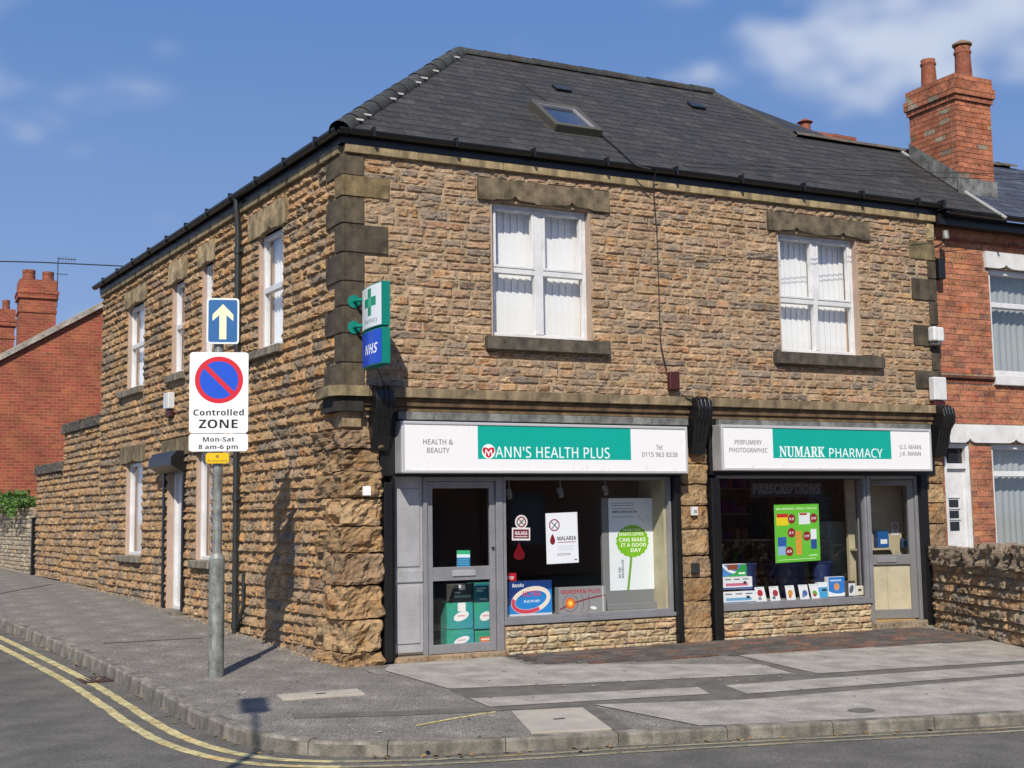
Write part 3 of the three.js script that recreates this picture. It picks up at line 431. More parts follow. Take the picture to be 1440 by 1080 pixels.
// ---------- roof ----------
const PITCH = 37.35 * Math.PI / 180, EY = 6.15, EZ = 0.1, roofY = z => EY + (EZ - z) * 0.763, HB = SIDE / 2;
const hipX = z => (-z) * Math.cos(HB) / Math.sin(HB);           // hip line in plan
const ridgeZ = -3.2, ridgeY = roofY(ridgeZ), hipTop = new THREE.Vector3(hipX(ridgeZ), ridgeY, ridgeZ), ridgeEnd = new THREE.Vector3(7.5, ridgeY, ridgeZ), NRZ = -1.77, NRY = roofY(NRZ);
const rightX = z => z < NRZ ? lerp(8.09, 7.5, (NRZ - z) / (NRZ - ridgeZ)) : 9.15;
function slates(xL, xR, z0, z1, cols, R) {   // courses of slates on the front plane, from the eave z0 up to z1
  const out = [], dz = 0.2 * Math.cos(PITCH), t = 0.009; let row = 0;
  for (let z = z0; z > z1 + 0.02; z -= dz, row++) {
    const zt = Math.max(z - dz * 1.25, z1), w = 0.27;
    for (let x = -0.6 + (row % 2) * w / 2; x < 14; x += w) {
      const j = (R() - 0.5) * 0.008, b0 = Math.max(x + 0.003, xL(z)), b1 = Math.min(x + w - 0.003, xR(z)), t0 = Math.max(x + 0.003, xL(zt)), t1 = Math.min(x + w - 0.003, xR(zt)); if (b1 - b0 < 0.02 && t1 - t0 < 0.02) continue; if (b1 < b0 || t1 < t0) continue;
      const lift = 0.009 + R() * 0.003, yb = roofY(z + j) + lift, yt = roofY(zt) + 0.003, zb = z + j; const nz = t * 0.6, ny = t * 0.8;
      const A = [b0, yb, zb], B = [b1, yb, zb], C = [t1, yt, zt], D = [t0, yt, zt], dn = v => [v[0], v[1] - ny, v[2] - nz], A2 = dn(A), B2 = dn(B), C2 = dn(C), D2 = dn(D);
      const P = [...A, ...B, ...C, ...A, ...C, ...D, ...A2, ...B2, ...B, ...A2, ...B, ...A, ...B2, ...C2, ...C, ...B2, ...C, ...B, ...D2, ...A2, ...A, ...D2, ...A, ...D]; const g = new THREE.BufferGeometry(); g.setAttribute('position', new THREE.Float32BufferAttribute(P, 3)); g.computeVertexNormals();
      const c = cols[Math.floor(R() * cols.length)], l = 0.8 + 0.4 * R(); const q = metreUV(g), uv = q.attributes.uv, p = q.attributes.position, o = R(); for (let i = 0; i < uv.count; i++) uv.setXY(i, p.getX(i) + o, p.getZ(i) * 1.25 + o); out.push(tint(q, c[0] * l, c[1] * l, c[2] * l));
    }
  }
  return out;
}
const poly3 = (...pts) => { const P = []; for (let i = 1; i < pts.length - 1; i++) P.push(...pts[0], ...pts[i], ...pts[i + 1]); const g = new THREE.BufferGeometry(); g.setAttribute('position', new THREE.Float32BufferAttribute(P, 3)); g.computeVertexNormals(); return metreUV(g); };
{
  const farS = 11.25, oS = 0.1, se = (s, o, y) => { const v = SD.clone().multiplyScalar(s).addScaledVector(SN, o); return [v.x, y, v.z]; };
  const cr = [hipX(EZ), EY, EZ], HT = hipTop.toArray(), backRidge = se(farS, -3.42, ridgeY);
  const roof = part(shop, 'roof', [poly3(cr, [9.15, EY, EZ], [9.15, NRY, NRZ], [8.09, NRY, NRZ], ridgeEnd.toArray(), HT),
    poly3(se(farS, oS, EY), cr, HT, backRidge), poly3(ridgeEnd.toArray(), [8.09, NRY, NRZ], [9.15, NRY, NRZ], [9.15, roofY(0.3), -6.64]), poly3(HT, ridgeEnd.toArray(), [9.15, EY, -6.64], [4.2, EY, -6.64]), poly3(backRidge, HT, [4.2, EY, -6.64], se(farS, -7.2, EY)), poly3(se(farS, oS, EY), backRidge, se(farS, -7.2, EY))], M.slateFlat);
  const sl = slates(z => hipX(z) + 0.02, rightX, EZ, ridgeZ, [[0.068, 0.064, 0.058], [0.061, 0.058, 0.053], [0.075, 0.07, 0.063], [0.065, 0.061, 0.056], [0.082, 0.075, 0.066]], rng(51));
  lay([{ parent: roof, geos: sl, mat: M.slate }], 'slate', 300);
  // hip and ridge tiles
  const tileAlong = (a, b, n, r, rot) => { const d = b.clone().sub(a), R = rng(8); for (let k = 0; k < n; k++) {
    const p = a.clone().addScaledVector(d, (k + 0.5) / n), g = new THREE.CylinderGeometry(r, r * 1.07, d.length() / n * 1.06, 12, 1, true, -1.6, 3.2);
    const q = new THREE.Matrix4(), y = d.clone().normalize(), zz = new THREE.Vector3(0, 1, 0).addScaledVector(y, -y.y).normalize(), xx = y.clone().cross(zz); q.makeBasis(xx, y, zz); g.applyMatrix4(q); g.translate(p.x, p.y - r * 0.95 + (R() - 0.5) * 0.012, p.z);
    const l = 0.8 + 0.5 * R(); part(roof, rot, tint(norm(metreUV(g)), 0.06 * l, 0.06 * l, 0.055 * l), M.slate).material = M.ridge; } };
  M.ridge = mat(1, 1, 1, 0.85, { vertexColors: true, map: rockMap, side: THREE.DoubleSide });
  tileAlong(new THREE.Vector3(...cr).add(new THREE.Vector3(0.02, 0.075, -0.02)), hipTop.clone().add(new THREE.Vector3(0, 0.06, 0)), 14, 0.13, 'hip_tile');
  tileAlong(hipTop.clone().add(new THREE.Vector3(0, 0.06, 0)), ridgeEnd.clone().add(new THREE.Vector3(0, 0.06, 0)), 11, 0.12, 'ridge_tile');
  tileAlong(ridgeEnd.clone().add(new THREE.Vector3(0, 0.03, 0)), new THREE.Vector3(8.09, NRY + 0.02, NRZ), 4, 0.09, 'hip_tile');
  // white mortar bedding flecks on the hip
  const R = rng(6), fl = []; for (let k = 0; k < 9; k++) { const t = (k + R()) / 9, p = new THREE.Vector3(...cr).lerp(hipTop, t); fl.push(box(p.x + 0.04, p.x + 0.17, p.y + 0.0, p.y + 0.025, p.z + 0.05, p.z + 0.08, 0.006)); } part(roof, 'bedding_mortar', fl, mat(0.5, 0.48, 0.44, 0.95));
  // roof window
  const rw = new THREE.Group(); rw.name = 'roof_window'; rw.position.set(3.47, roofY(-0.98) + 0.02, -0.98); rw.rotation.x = PITCH; shop.add(rw);
  part(rw, 'frame', [box(-0.36, -0.28, -0.03, 0.1, -0.47, 0.47, 0.01), box(0.28, 0.36, -0.03, 0.1, -0.47, 0.47, 0.01), box(-0.28, 0.28, -0.03, 0.1, -0.47, -0.36, 0.01), box(-0.28, 0.28, -0.03, 0.1, 0.38, 0.47, 0.01)], mat(0.07, 0.064, 0.048, 0.6)); part(rw, 'pane', box(-0.28, 0.28, 0.05, 0.056, -0.36, 0.38), mat(0.01, 0.018, 0.04, 0.03, { ior: 2.2 })); part(rw, 'glazing_bead', [box(0.262, 0.279, 0.057, 0.09, -0.355, 0.375), box(-0.279, 0.279, 0.057, 0.09, -0.358, -0.34)], M.aluLight);
  for (const [x, z] of [[4.1, -2.2], [6.6, -2.35]]) { const v = box(-0.13, 0.13, 0, 0.035, -0.1, 0.1, 0.01); v.rotateX(PITCH); v.translate(x, roofY(z) + 0.02, z); part(roof, 'slate_vent', v, M.black); }
}
// gutters, fascia boards, downpipe
{ const prof = (len) => { const s = new THREE.Shape(); s.absarc(0, 0, 0.062, Math.PI, 2 * Math.PI, false); s.lineTo(0.052, 0); s.absarc(0, 0, 0.052, 2 * Math.PI, Math.PI, true); return new THREE.ExtrudeGeometry(s, { depth: len, bevelEnabled: false, curveSegments: 10 }); };
  const g = prof(9.27); g.rotateY(Math.PI / 2); g.translate(-0.1, 6.135, 0.115); part(shop, 'gutter', metreUV(g), M.black);
  part(shop, 'fascia_board', box(-0.05, 9.13, 5.987, 6.14, -0.1, 0.05), M.black);
  for (let k = 0; k < 9; k++) part(shop, 'gutter_bracket', box(0.3 + k * 1.05, 0.33 + k * 1.05, 6.065, 6.185, 0.05, 0.183, 0.004), M.black);
  part(shop, 'gutter_end', box(9.16, 9.21, 6.06, 6.19, 0.03, 0.2), M.black);
  const s = sideGroup('side_eaves'); const h = prof(11.35); h.rotateY(Math.PI / 2); h.translate(-11.25, 6.135, 0.115); part(s, 'gutter', metreUV(h), M.black); part(s, 'fascia_board', box(-11.15, 0.04, 5.987, 6.14, -0.1, 0.05), M.black);
  for (let k = 0; k < 11; k++) part(s, 'gutter_bracket', box(-0.5 - k, -0.47 - k, 6.065, 6.18, 0.05, 0.183, 0.004), M.black);
  const d = sideGroup('downpipe', 'dark iron downpipe'); part(d, 'pipe', [tube([[-3.33, 6.1, 0.115], [-3.33, 5.95, 0.115], [-3.33, 5.8, 0.1], [-3.33, 5.6, 0.09]], 0.036, 10, 14), cyl(0.038, 0.038, 0.13, 5.62, -3.33, 0.09)], M.castIron); for (const y of [0.2, 1.9, 3.6, 5.3]) part(d, 'collar', [cyl(0.05, 0.05, y, y + 0.09, -3.33, 0.09), box(-3.4, -3.26, y + 0.02, y + 0.06, 0, 0.09)], M.castIron); part(d, 'side_branch', tube([[-3.12, 0.95, 0.05], [-3.12, 0.5, 0.05], [-3.2, 0.32, 0.07], [-3.32, 0.22, 0.09]], 0.025, 8), M.castIron); }
// ---------- shopfronts ----------
{
  const joinery = (name, label) => { const g = new THREE.Group(); g.name = name; if (label) g.userData.label = label; shop.add(g); return g; };
  // shop door with side panel
  const d = joinery('shop_door', 'grey aluminium shop door'); const zf = -0.09, zb = -0.15;
  part(d, 'door_frame', [box(0.99, 1.04, 0.05, 2.12, zb, zf + 0.03, 0.006), box(1.93, 2.02, 0.05, 2.12, zb, zf + 0.03, 0.006), box(1.04, 1.93, 2.07, 2.12, zb, zf + 0.03, 0.006)], M.alu);
  part(d, 'door_leaf', [box(1.045, 1.115, 0.06, 2.065, zb + 0.01, zf, 0.005), box(1.855, 1.925, 0.06, 2.065, zb + 0.01, zf, 0.005), box(1.115, 1.855, 1.985, 2.065, zb + 0.01, zf - 0.002, 0.005), box(1.115, 1.855, 0.9, 1.06, zb + 0.01, zf - 0.002, 0.005), box(1.115, 1.855, 0.06, 0.165, zb + 0.01, zf - 0.002, 0.005)], M.alu);
  part(d, 'letter_plate', box(1.36, 1.66, 0.95, 1.02, zf - 0.002, zf + 0.014, 0.006), M.aluLight); part(d, 'lock', cyl(0.018, 0.018, -0.008, 0.02, 0, 0).rotateX(Math.PI / 2).translate(1.89, 1.27, zf), M.castIron);
  for (const [a, b] of [[0.165, 0.9], [1.06, 1.985]]) part(d, 'pane', box(1.115, 1.855, a, b, -0.122, -0.118), M.glass);
  const sp = joinery('side_panel'); part(sp, 'panel', [box(0.62, 0.988, 0.06, 2.12, zb, zf - 0.01), box(0.66, 0.95, 1.08, 1.98, zf - 0.009, zf + 0.004, 0.006), box(0.66, 0.95, 0.2, 0.86, zf - 0.009, zf + 0.004, 0.006), box(0.63, 0.985, 0.9, 1.04, zf - 0.009, zf + 0.01, 0.006)], M.aluLight);
  part(shop, 'door_threshold', roughBlock(0.6, 2.05, -0.03, 0.055, -0.3, 0.02, 0.012, [0.5, 0.36, 0.22], rng(2)), M.stone);
  const win = (x0, x1, y0, y1) => { const w = joinery('shop_window'); part(w, 'frame', [box(x0, x0 + 0.035, y0, y1, zb, zf + 0.02, 0.004), box(x1 - 0.035, x1, y0, y1, zb, zf + 0.02, 0.004), box(x0 + 0.035, x1 - 0.035, y1 - 0.04, y1, zb, zf + 0.018, 0.004), box(x0 + 0.035, x1 - 0.035, y0, y0 + 0.045, zb, zf + 0.03, 0.004), box(x0 - 0.01, x1 + 0.01, y0 - 0.05, y0 - 0.001, zb, zf + 0.06, 0.006)], M.alu); part(w, 'pane', box(x0 + 0.03, x1 - 0.03, y0 + 0.04, y1 - 0.03, -0.122, -0.118), M.glass); return w; };
  win(2.03, 4.43, 0.4, 2.12); win(5.15, 7.68, 0.42, 2.14);
  part(shop, 'window_deck', [box(2.04, 4.44, 0.3, 0.43, -0.75, -0.16), box(5.15, 7.66, 0.3, 0.45, -0.75, -0.16)], M.shopWall);
  // split-face stall risers
  const R = rng(61), SPL = [[0.62, 0.49, 0.3], [0.56, 0.42, 0.24], [0.66, 0.54, 0.35], [0.58, 0.4, 0.24]];
  for (const [a, b, t] of [[2.03, 4.45, 0.34], [5.15, 7.68, 0.36]]) { const r = part(shop, 'stall_riser', box(a, b, -0.05, t, -0.3, -0.06), M.mortar); const gs = courses(a, b, [-0.04, t], 0.075, [], [0.18, 0.62], { cols: SPL, out: 0.012, amp: 0.03, lean: 0.006, top: 0.02 }, R); gs.forEach(g => { g.translate(0, 0, -0.045); part(r, 'stone', g, M.stone); }); }
  // black pilaster strips
  part(shop, 'pilaster', [box(0.46, 0.56, 0.02, 2.05, -0.1, 0.06, 0.01), box(0.562, 0.618, 0.05, 2.1, -0.15, 0.0, 0.008)], M.black);
  part(shop, 'pilaster', box(4.44, 4.525, 0.03, 2.12, -0.15, 0.02, 0.008), M.black); part(shop, 'pilaster', [box(4.985, 5.12, 0.0, 2.1, -0.12, 0.05, 0.01), box(5.0, 5.11, -0.02, 0.05, -0.05, 0.06, 0.01)], M.black); part(shop, 'pilaster', box(8.63, 8.75, 0.02, 2.15, -0.15, 0.02, 0.008), M.black);
  part(shop, 'fascia_backing', [box(0.42, 4.53, 2.125, 2.865, -0.16, 0.03), box(4.98, 8.9, 2.145, 2.865, -0.16, 0.03)], M.black);
  // scroll corbels
  for (const x of [0.4, 4.77, 8.98]) { const s = [[0, 2.42], [0.05, 2.42], [0.07, 2.5], [0.1, 2.56], [0.13, 2.68], [0.17, 2.8], [0.24, 2.88], [0.26, 2.98], [0.24, 3.08], [0.16, 3.13], [0, 3.13]]; const g = extr(s, 0.2, [], 0.012); g.rotateY(-Math.PI / 2); g.translate(x + 0.1, 0, 0.02); const rib = [-0.06, 0, 0.06].map(k => tube([[x + k, 2.6, 0.14], [x + k, 2.8, 0.2], [x + k, 2.9, 0.275], [x + k, 3.0, 0.29], [x + k, 3.1, 0.26], [x + k, 3.14, 0.17]], 0.018, 6)); part(shop, 'corbel', [norm(g), ...rib], M.black); }
  // right hand door standing ajar in its recess
  const post = part(shop, 'door_post', [box(7.69, 7.75, 0.1, 2.14, -0.16, -0.06, 0.006), box(8.58, 8.63, 0.1, 2.14, -0.16, -0.06, 0.006), box(7.75, 8.58, 2.09, 2.14, -0.16, -0.06, 0.006)], M.alu);
  const e = joinery('glazed_door', 'grey aluminium door standing ajar'); e.position.set(8.58, 0.12, -0.12); e.rotation.y = -0.3;
  part(e, 'door_leaf', [box(-0.86, -0.79, 0, 1.96, -0.03, 0.03, 0.005), box(-0.09, 0, 0, 1.96, -0.03, 0.03, 0.005), box(-0.79, -0.09, 1.88, 1.96, -0.03, 0.028, 0.005), box(-0.79, -0.09, 0.76, 0.9, -0.03, 0.028, 0.005), box(-0.79, -0.09, 0, 0.13, -0.03, 0.028, 0.005)], mat(0.24, 0.24, 0.245, 0.45, { metalness: 0.3 })); part(e, 'letter_plate', box(-0.6, -0.3, 0.79, 0.87, 0.028, 0.042, 0.006), M.alu);
  part(e, 'pane', box(-0.79, -0.09, 0.9, 1.88, -0.004, 0.0), M.glass); part(e, 'lower_panel', [box(-0.79, -0.44, 0.13, 0.76, -0.012, -0.004), box(-0.436, -0.09, 0.13, 0.76, -0.012, -0.004)], M.cream);
  part(shop, 'recess_lining', [box(7.75, 8.2, 0.1, 2.1, -0.6, -0.55), box(8.205, 8.78, 0.1, 2.1, -0.6, -0.55)], M.cream);
  part(shop, 'entrance_step', roughBlock(7.68, 8.78, -0.05, 0.1, -1.0, 0.02, 0.012, [0.46, 0.37, 0.26], rng(12)), M.stone);
  part(shop, 'door_mat', box(7.78, 8.55, 0.1, 0.112, -0.9, -0.12), mat(0.45, 0.26, 0.08, 0.9));
}

// ---------- shop signs ----------
const FS = 'sans-serif';
function sign(name, x0, x1, y0, y1, label, draw) {
  const o = thing(name, label, 'shop sign', null, [(x0 + x1) / 2, y0, 0.03]); const w = x1 - x0, h = y1 - y0, dpt = 0.2;
  part(o, 'box', box(-w / 2, w / 2, 0, h, 0.0, dpt, 0.012), M.aluLight);
  part(o, 'frame', bars(-w / 2 + 0.002, w / 2 - 0.002, 0.002, h - 0.002, 0.035, dpt - 0.01, dpt + 0.02), mat(0.62, 0.62, 0.62, 0.35, { metalness: 0.3 }));
  const f = new THREE.PlaneGeometry(w - 0.07, h - 0.07); f.translate(0, h / 2, dpt + 0.006); const pw = 1100, ph = Math.round(1100 * (h - 0.07) / (w - 0.07));
  part(o, 'face', f, mat(1, 1, 1, 0.35, { map: canvas(pw, ph, draw) })); return o;
}
const TEAL = '#0fa393';
const grime = (x, w, h, seed) => { const R = rng(seed); for (let k = 0; k < 90; k++) { x.fillStyle = `rgba(70,62,50,${0.02 + 0.05 * R()})`; const a = R() * w, l = h * (0.03 + 0.2 * R() * R()); R() < 0.5 ? x.fillRect(a, 0, 1 + R() * 3, l) : x.fillRect(a, h - l * 0.5, 2 + R() * 14, l * 0.5); } for (let k = 0; k < 60; k++) { x.fillStyle = `rgba(60,52,40,${0.06 + 0.1 * R()})`; x.beginPath(); x.arc(R() * w, R() * h, 0.6 + R() * 1.6, 0, 7); x.fill(); } };
const fit = (x, s, cx, y, size, w, weight = '', fam = FS) => { x.font = `${weight} ${size}px ${fam}`; const m = x.measureText(s).width, k = w / m; x.save(); x.translate(cx, y); x.scale(k, 1); x.textAlign = 'center'; x.fillText(s, 0, 0); x.restore(); };
sign('shop_sign', 0.6, 4.5, 2.15, 2.75, 'long white lightbox sign with teal panel and heart emblem over the left shopfront', (x, w, h) => {
  x.fillStyle = '#e9e8e8'; x.fillRect(0, 0, w, h); x.fillStyle = TEAL; x.fillRect(w * 0.242, 0, w * 0.547, h * 0.75);
  x.fillStyle = '#4a4a4c'; fit(x, 'HEALTH &', w * 0.11, h * 0.44, h * 0.16, w * 0.1); fit(x, 'BEAUTY', w * 0.11, h * 0.62, h * 0.16, w * 0.075); fit(x, 'Tel:', w * 0.9, h * 0.5, h * 0.16, w * 0.028); fit(x, '0115 963 8338', w * 0.9, h * 0.67, h * 0.16, w * 0.14);
  x.fillStyle = '#f3f3f3'; fit(x, "ANN'S HEALTH PLUS", w * 0.506, h * 0.71, h * 0.33, w * 0.41);
  const cx = w * 0.278, cy = h * 0.58, r = h * 0.165; x.fillStyle = '#f3f3f3'; x.beginPath(); x.arc(cx, cy, r, 0, 7); x.fill();
  x.fillStyle = '#c4152b'; x.beginPath(); x.moveTo(cx, cy + r * 0.9); x.bezierCurveTo(cx - r * 1.35, cy + r * 0.1, cx - r * 0.95, cy - r * 1.0, cx, cy - r * 0.35); x.bezierCurveTo(cx + r * 0.95, cy - r * 1.0, cx + r * 1.35, cy + r * 0.1, cx, cy + r * 0.9); x.fill();
  x.strokeStyle = '#f3f3f3'; x.lineWidth = r * 0.17; x.beginPath(); x.moveTo(cx - r * 0.5, cy + r * 0.55); x.lineTo(cx - r * 0.4, cy - r * 0.2); x.quadraticCurveTo(cx, cy + r * 0.1, cx, cy + r * 0.6); x.quadraticCurveTo(cx, cy + r * 0.1, cx + r * 0.4, cy - r * 0.2); x.lineTo(cx + r * 0.5, cy + r * 0.55); x.stroke(); grime(x, w, h, 3);
});
sign('shop_sign', 5.02, 8.64, 2.19, 2.79, 'white lightbox sign with teal panel over the shopfront beside the garden wall', (x, w, h) => {
  x.fillStyle = '#e9e8e8'; x.fillRect(0, 0, w, h); x.fillStyle = TEAL; x.fillRect(w * 0.225, 0, w * 0.575, h * 0.75);
  x.fillStyle = '#4a4a4c'; fit(x, 'PERFUMERY', w * 0.112, h * 0.42, h * 0.16, w * 0.125); fit(x, 'PHOTOGRAPHIC', w * 0.112, h * 0.62, h * 0.16, w * 0.175); fit(x, 'G.S. MANN', w * 0.9, h * 0.48, h * 0.15, w * 0.115); fit(x, 'J.K. MANN', w * 0.9, h * 0.66, h * 0.15, w * 0.11);
  x.fillStyle = '#f3f3f3'; fit(x, 'NUMARK', w * 0.36, h * 0.71, h * 0.36, w * 0.215, 'bold', 'serif'); fit(x, 'PHARMACY', w * 0.62, h * 0.71, h * 0.32, w * 0.27); grime(x, w, h, 8);
});
// projecting sign at the corner
{ const o = thing('projecting_sign', 'double projecting sign, white with green cross above blue, on the corner quoins', 'hanging sign', null, [0.21, 3.33, 0.1]);
  const body = (y0, y1, name, m, tx) => {
    const N = 12, s = []; for (let k = 0; k <= N; k++) { const t = k / N; s.push([lerp(0.06, 0.72, t), -0.045 - 0.03 * Math.sin(Math.PI * t)]); } for (let k = N; k >= 0; k--) { const t = k / N; s.push([lerp(0.06, 0.72, t), 0.045 + 0.03 * Math.sin(Math.PI * t)]); }
    const g = extr(s.map(p => [p[1], -p[0]]), y1 - y0); g.rotateX(-Math.PI / 2); g.translate(0, y0, 0); const b = part(o, name, g, M.green);
    for (const sd of [-1, 1]) { const P = [], U = [], I = []; for (let k = 0; k <= N; k++) { const t = k / N, z = lerp(0.075, 0.705, t), x = sd * (0.049 + 0.03 * Math.sin(Math.PI * t)); P.push(x, y0 + 0.012, z, x, y1 - 0.012, z); const u = sd < 0 ? t : 1 - t; U.push(u, 0, u, 1); if (k) { const a = k * 2 - 2; sd < 0 ? I.push(a, a + 2, a + 1, a + 1, a + 2, a + 3) : I.push(a, a + 1, a + 2, a + 1, a + 3, a + 2); } } const f = new THREE.BufferGeometry(); f.setAttribute('position', new THREE.Float32BufferAttribute(P, 3)); f.setAttribute('uv', new THREE.Float32BufferAttribute(U, 2)); f.setIndex(I); f.computeVertexNormals(); part(b, 'face', f, tx); } };
  body(0.42, 0.91, 'pharmacy_panel', M.green, mat(1, 1, 1, 0.3, { map: canvas(512, 380, (x, w, h) => { x.fillStyle = '#e8ecec'; x.fillRect(0, 0, w, h); x.fillStyle = '#128a5e'; x.fillRect(w * 0.42, h * 0.06, w * 0.17, h * 0.66); x.fillRect(w * 0.22, h * 0.28, w * 0.57, h * 0.22); x.fillStyle = '#35b184'; x.fillRect(w * 0.42, h * 0.28, w * 0.17, h * 0.22); x.fillStyle = '#0b5a4a'; fit(x, 'Pharmacy', w * 0.52, h * 0.9, h * 0.17, w * 0.66); }) }));
  body(0.0, 0.4, 'blue_panel', M.green, mat(1, 1, 1, 0.3, { map: canvas(512, 310, (x, w, h) => { x.fillStyle = '#1048c4'; x.fillRect(0, 0, w, h); x.fillStyle = '#f2f4f8'; fit(x, 'NHS', w * 0.52, h * 0.68, h * 0.42, w * 0.6, 'italic bold'); }) }));
  for (const y of [0.8, 0.5]) part(o, 'bracket', [cyl(0.075, 0.075, -0.085, -0.065, 0, 0, 20).rotateX(Math.PI / 2).translate(-0.1, y, 0.0), tube([[-0.1, y, -0.08], [-0.09, y, 0.02], [-0.02, y, 0.1]], 0.02, 8)], M.green);
}

// ---------- posts, boxes and small things on the walls ----------
const wallBox = (name, label, cat, geos) => { const o = thing(name, label, cat); for (const [n, g, m] of geos) part(o, n, g, m); return o; };
const sideBox = (x0, x1, y0, y1, z0, z1, r) => { const g = box(x0, x1, y0, y1, z0, z1, r); g.rotateY(SROT); return g; };
wallBox('alarm_box', 'small white alarm box with maroon base on the side wall above the black shutter box', 'alarm box', [['cover', sideBox(-6.62, -6.36, 3.4, 3.66, 0.015, 0.13, 0.02), M.upvc], ['base', sideBox(-6.59, -6.39, 3.27, 3.4, 0.015, 0.1, 0.02), M.maroon]]);
wallBox('alarm_box', 'cream alarm box with dark base on the end quoin just above the string course', 'alarm box', [['cover', box(8.85, 9.1, 3.22, 3.56, 0.025, 0.14, 0.02), M.upvc], ['base', box(8.87, 9.08, 3.09, 3.218, 0.025, 0.12, 0.02), M.maroon]]);
wallBox('floodlight', 'white security light with dark lens on the end quoin', 'security light', [['lamp_head', box(8.88, 8.97, 4.08, 4.3, 0.025, 0.16, 0.03), M.upvc], ['sensor', box(8.99, 9.12, 4.08, 4.3, 0.025, 0.13, 0.03), M.upvc], ['lens', box(8.9, 9.08, 4.02, 4.08, 0.025, 0.12, 0.02), M.dark]]);
{ const p = at(936, 523), q = at(951, 550); wallBox('meter_box', 'small maroon box with cable on the front wall above the middle corbel', 'cable box', [['cover', box(p.x, q.x, q.y, p.y, 0.02, 0.1, 0.02), M.maroon], ['cable', tube([[q.x - 0.04, q.y, 0.06], [q.x + 0.06, q.y - 0.1, 0.14], [q.x + 0.25, q.y - 0.16, 0.16], [q.x + 0.4, q.y - 0.17, 0.16]], 0.008, 5), M.wire]]); }
{ const p = at(510, 684, 0.07), q = at(521, 697, 0.07); wallBox('number_plate', 'tiny white number plate on the rough corner stones', 'plate', [['plate', box(p.x, q.x, q.y, p.y, 0.05, 0.095, 0.006), mat(1, 1, 1, 0.5, { map: canvas(64, 64, (x, w, h) => { x.fillStyle = '#eee'; x.fillRect(0, 0, w, h); x.fillStyle = '#222'; x.font = '40px sans-serif'; x.textAlign = 'center'; x.fillText('0', 32, 46); }) })]]); }
{ const p = at(972, 713, 0.05), q = at(981, 725, 0.05); wallBox('bell_push', 'white bell push on the stone pier between the shops', 'bell push', [['case', box(p.x, q.x, q.y, p.y, 0.02, 0.07, 0.008), M.upvc], ['button', box(p.x + 0.025, q.x - 0.02, q.y + 0.04, p.y - 0.035, 0.07, 0.077, 0.006), M.grey]]); }
{ const p = at(973, 792, 0.05), q = at(984, 806, 0.05); wallBox('plaque', 'dark square plaque low on the stone pier between the shops', 'plaque', [['plate', box(p.x, q.x, q.y, p.y, 0.02, 0.06, 0.006), M.castIron]]); }
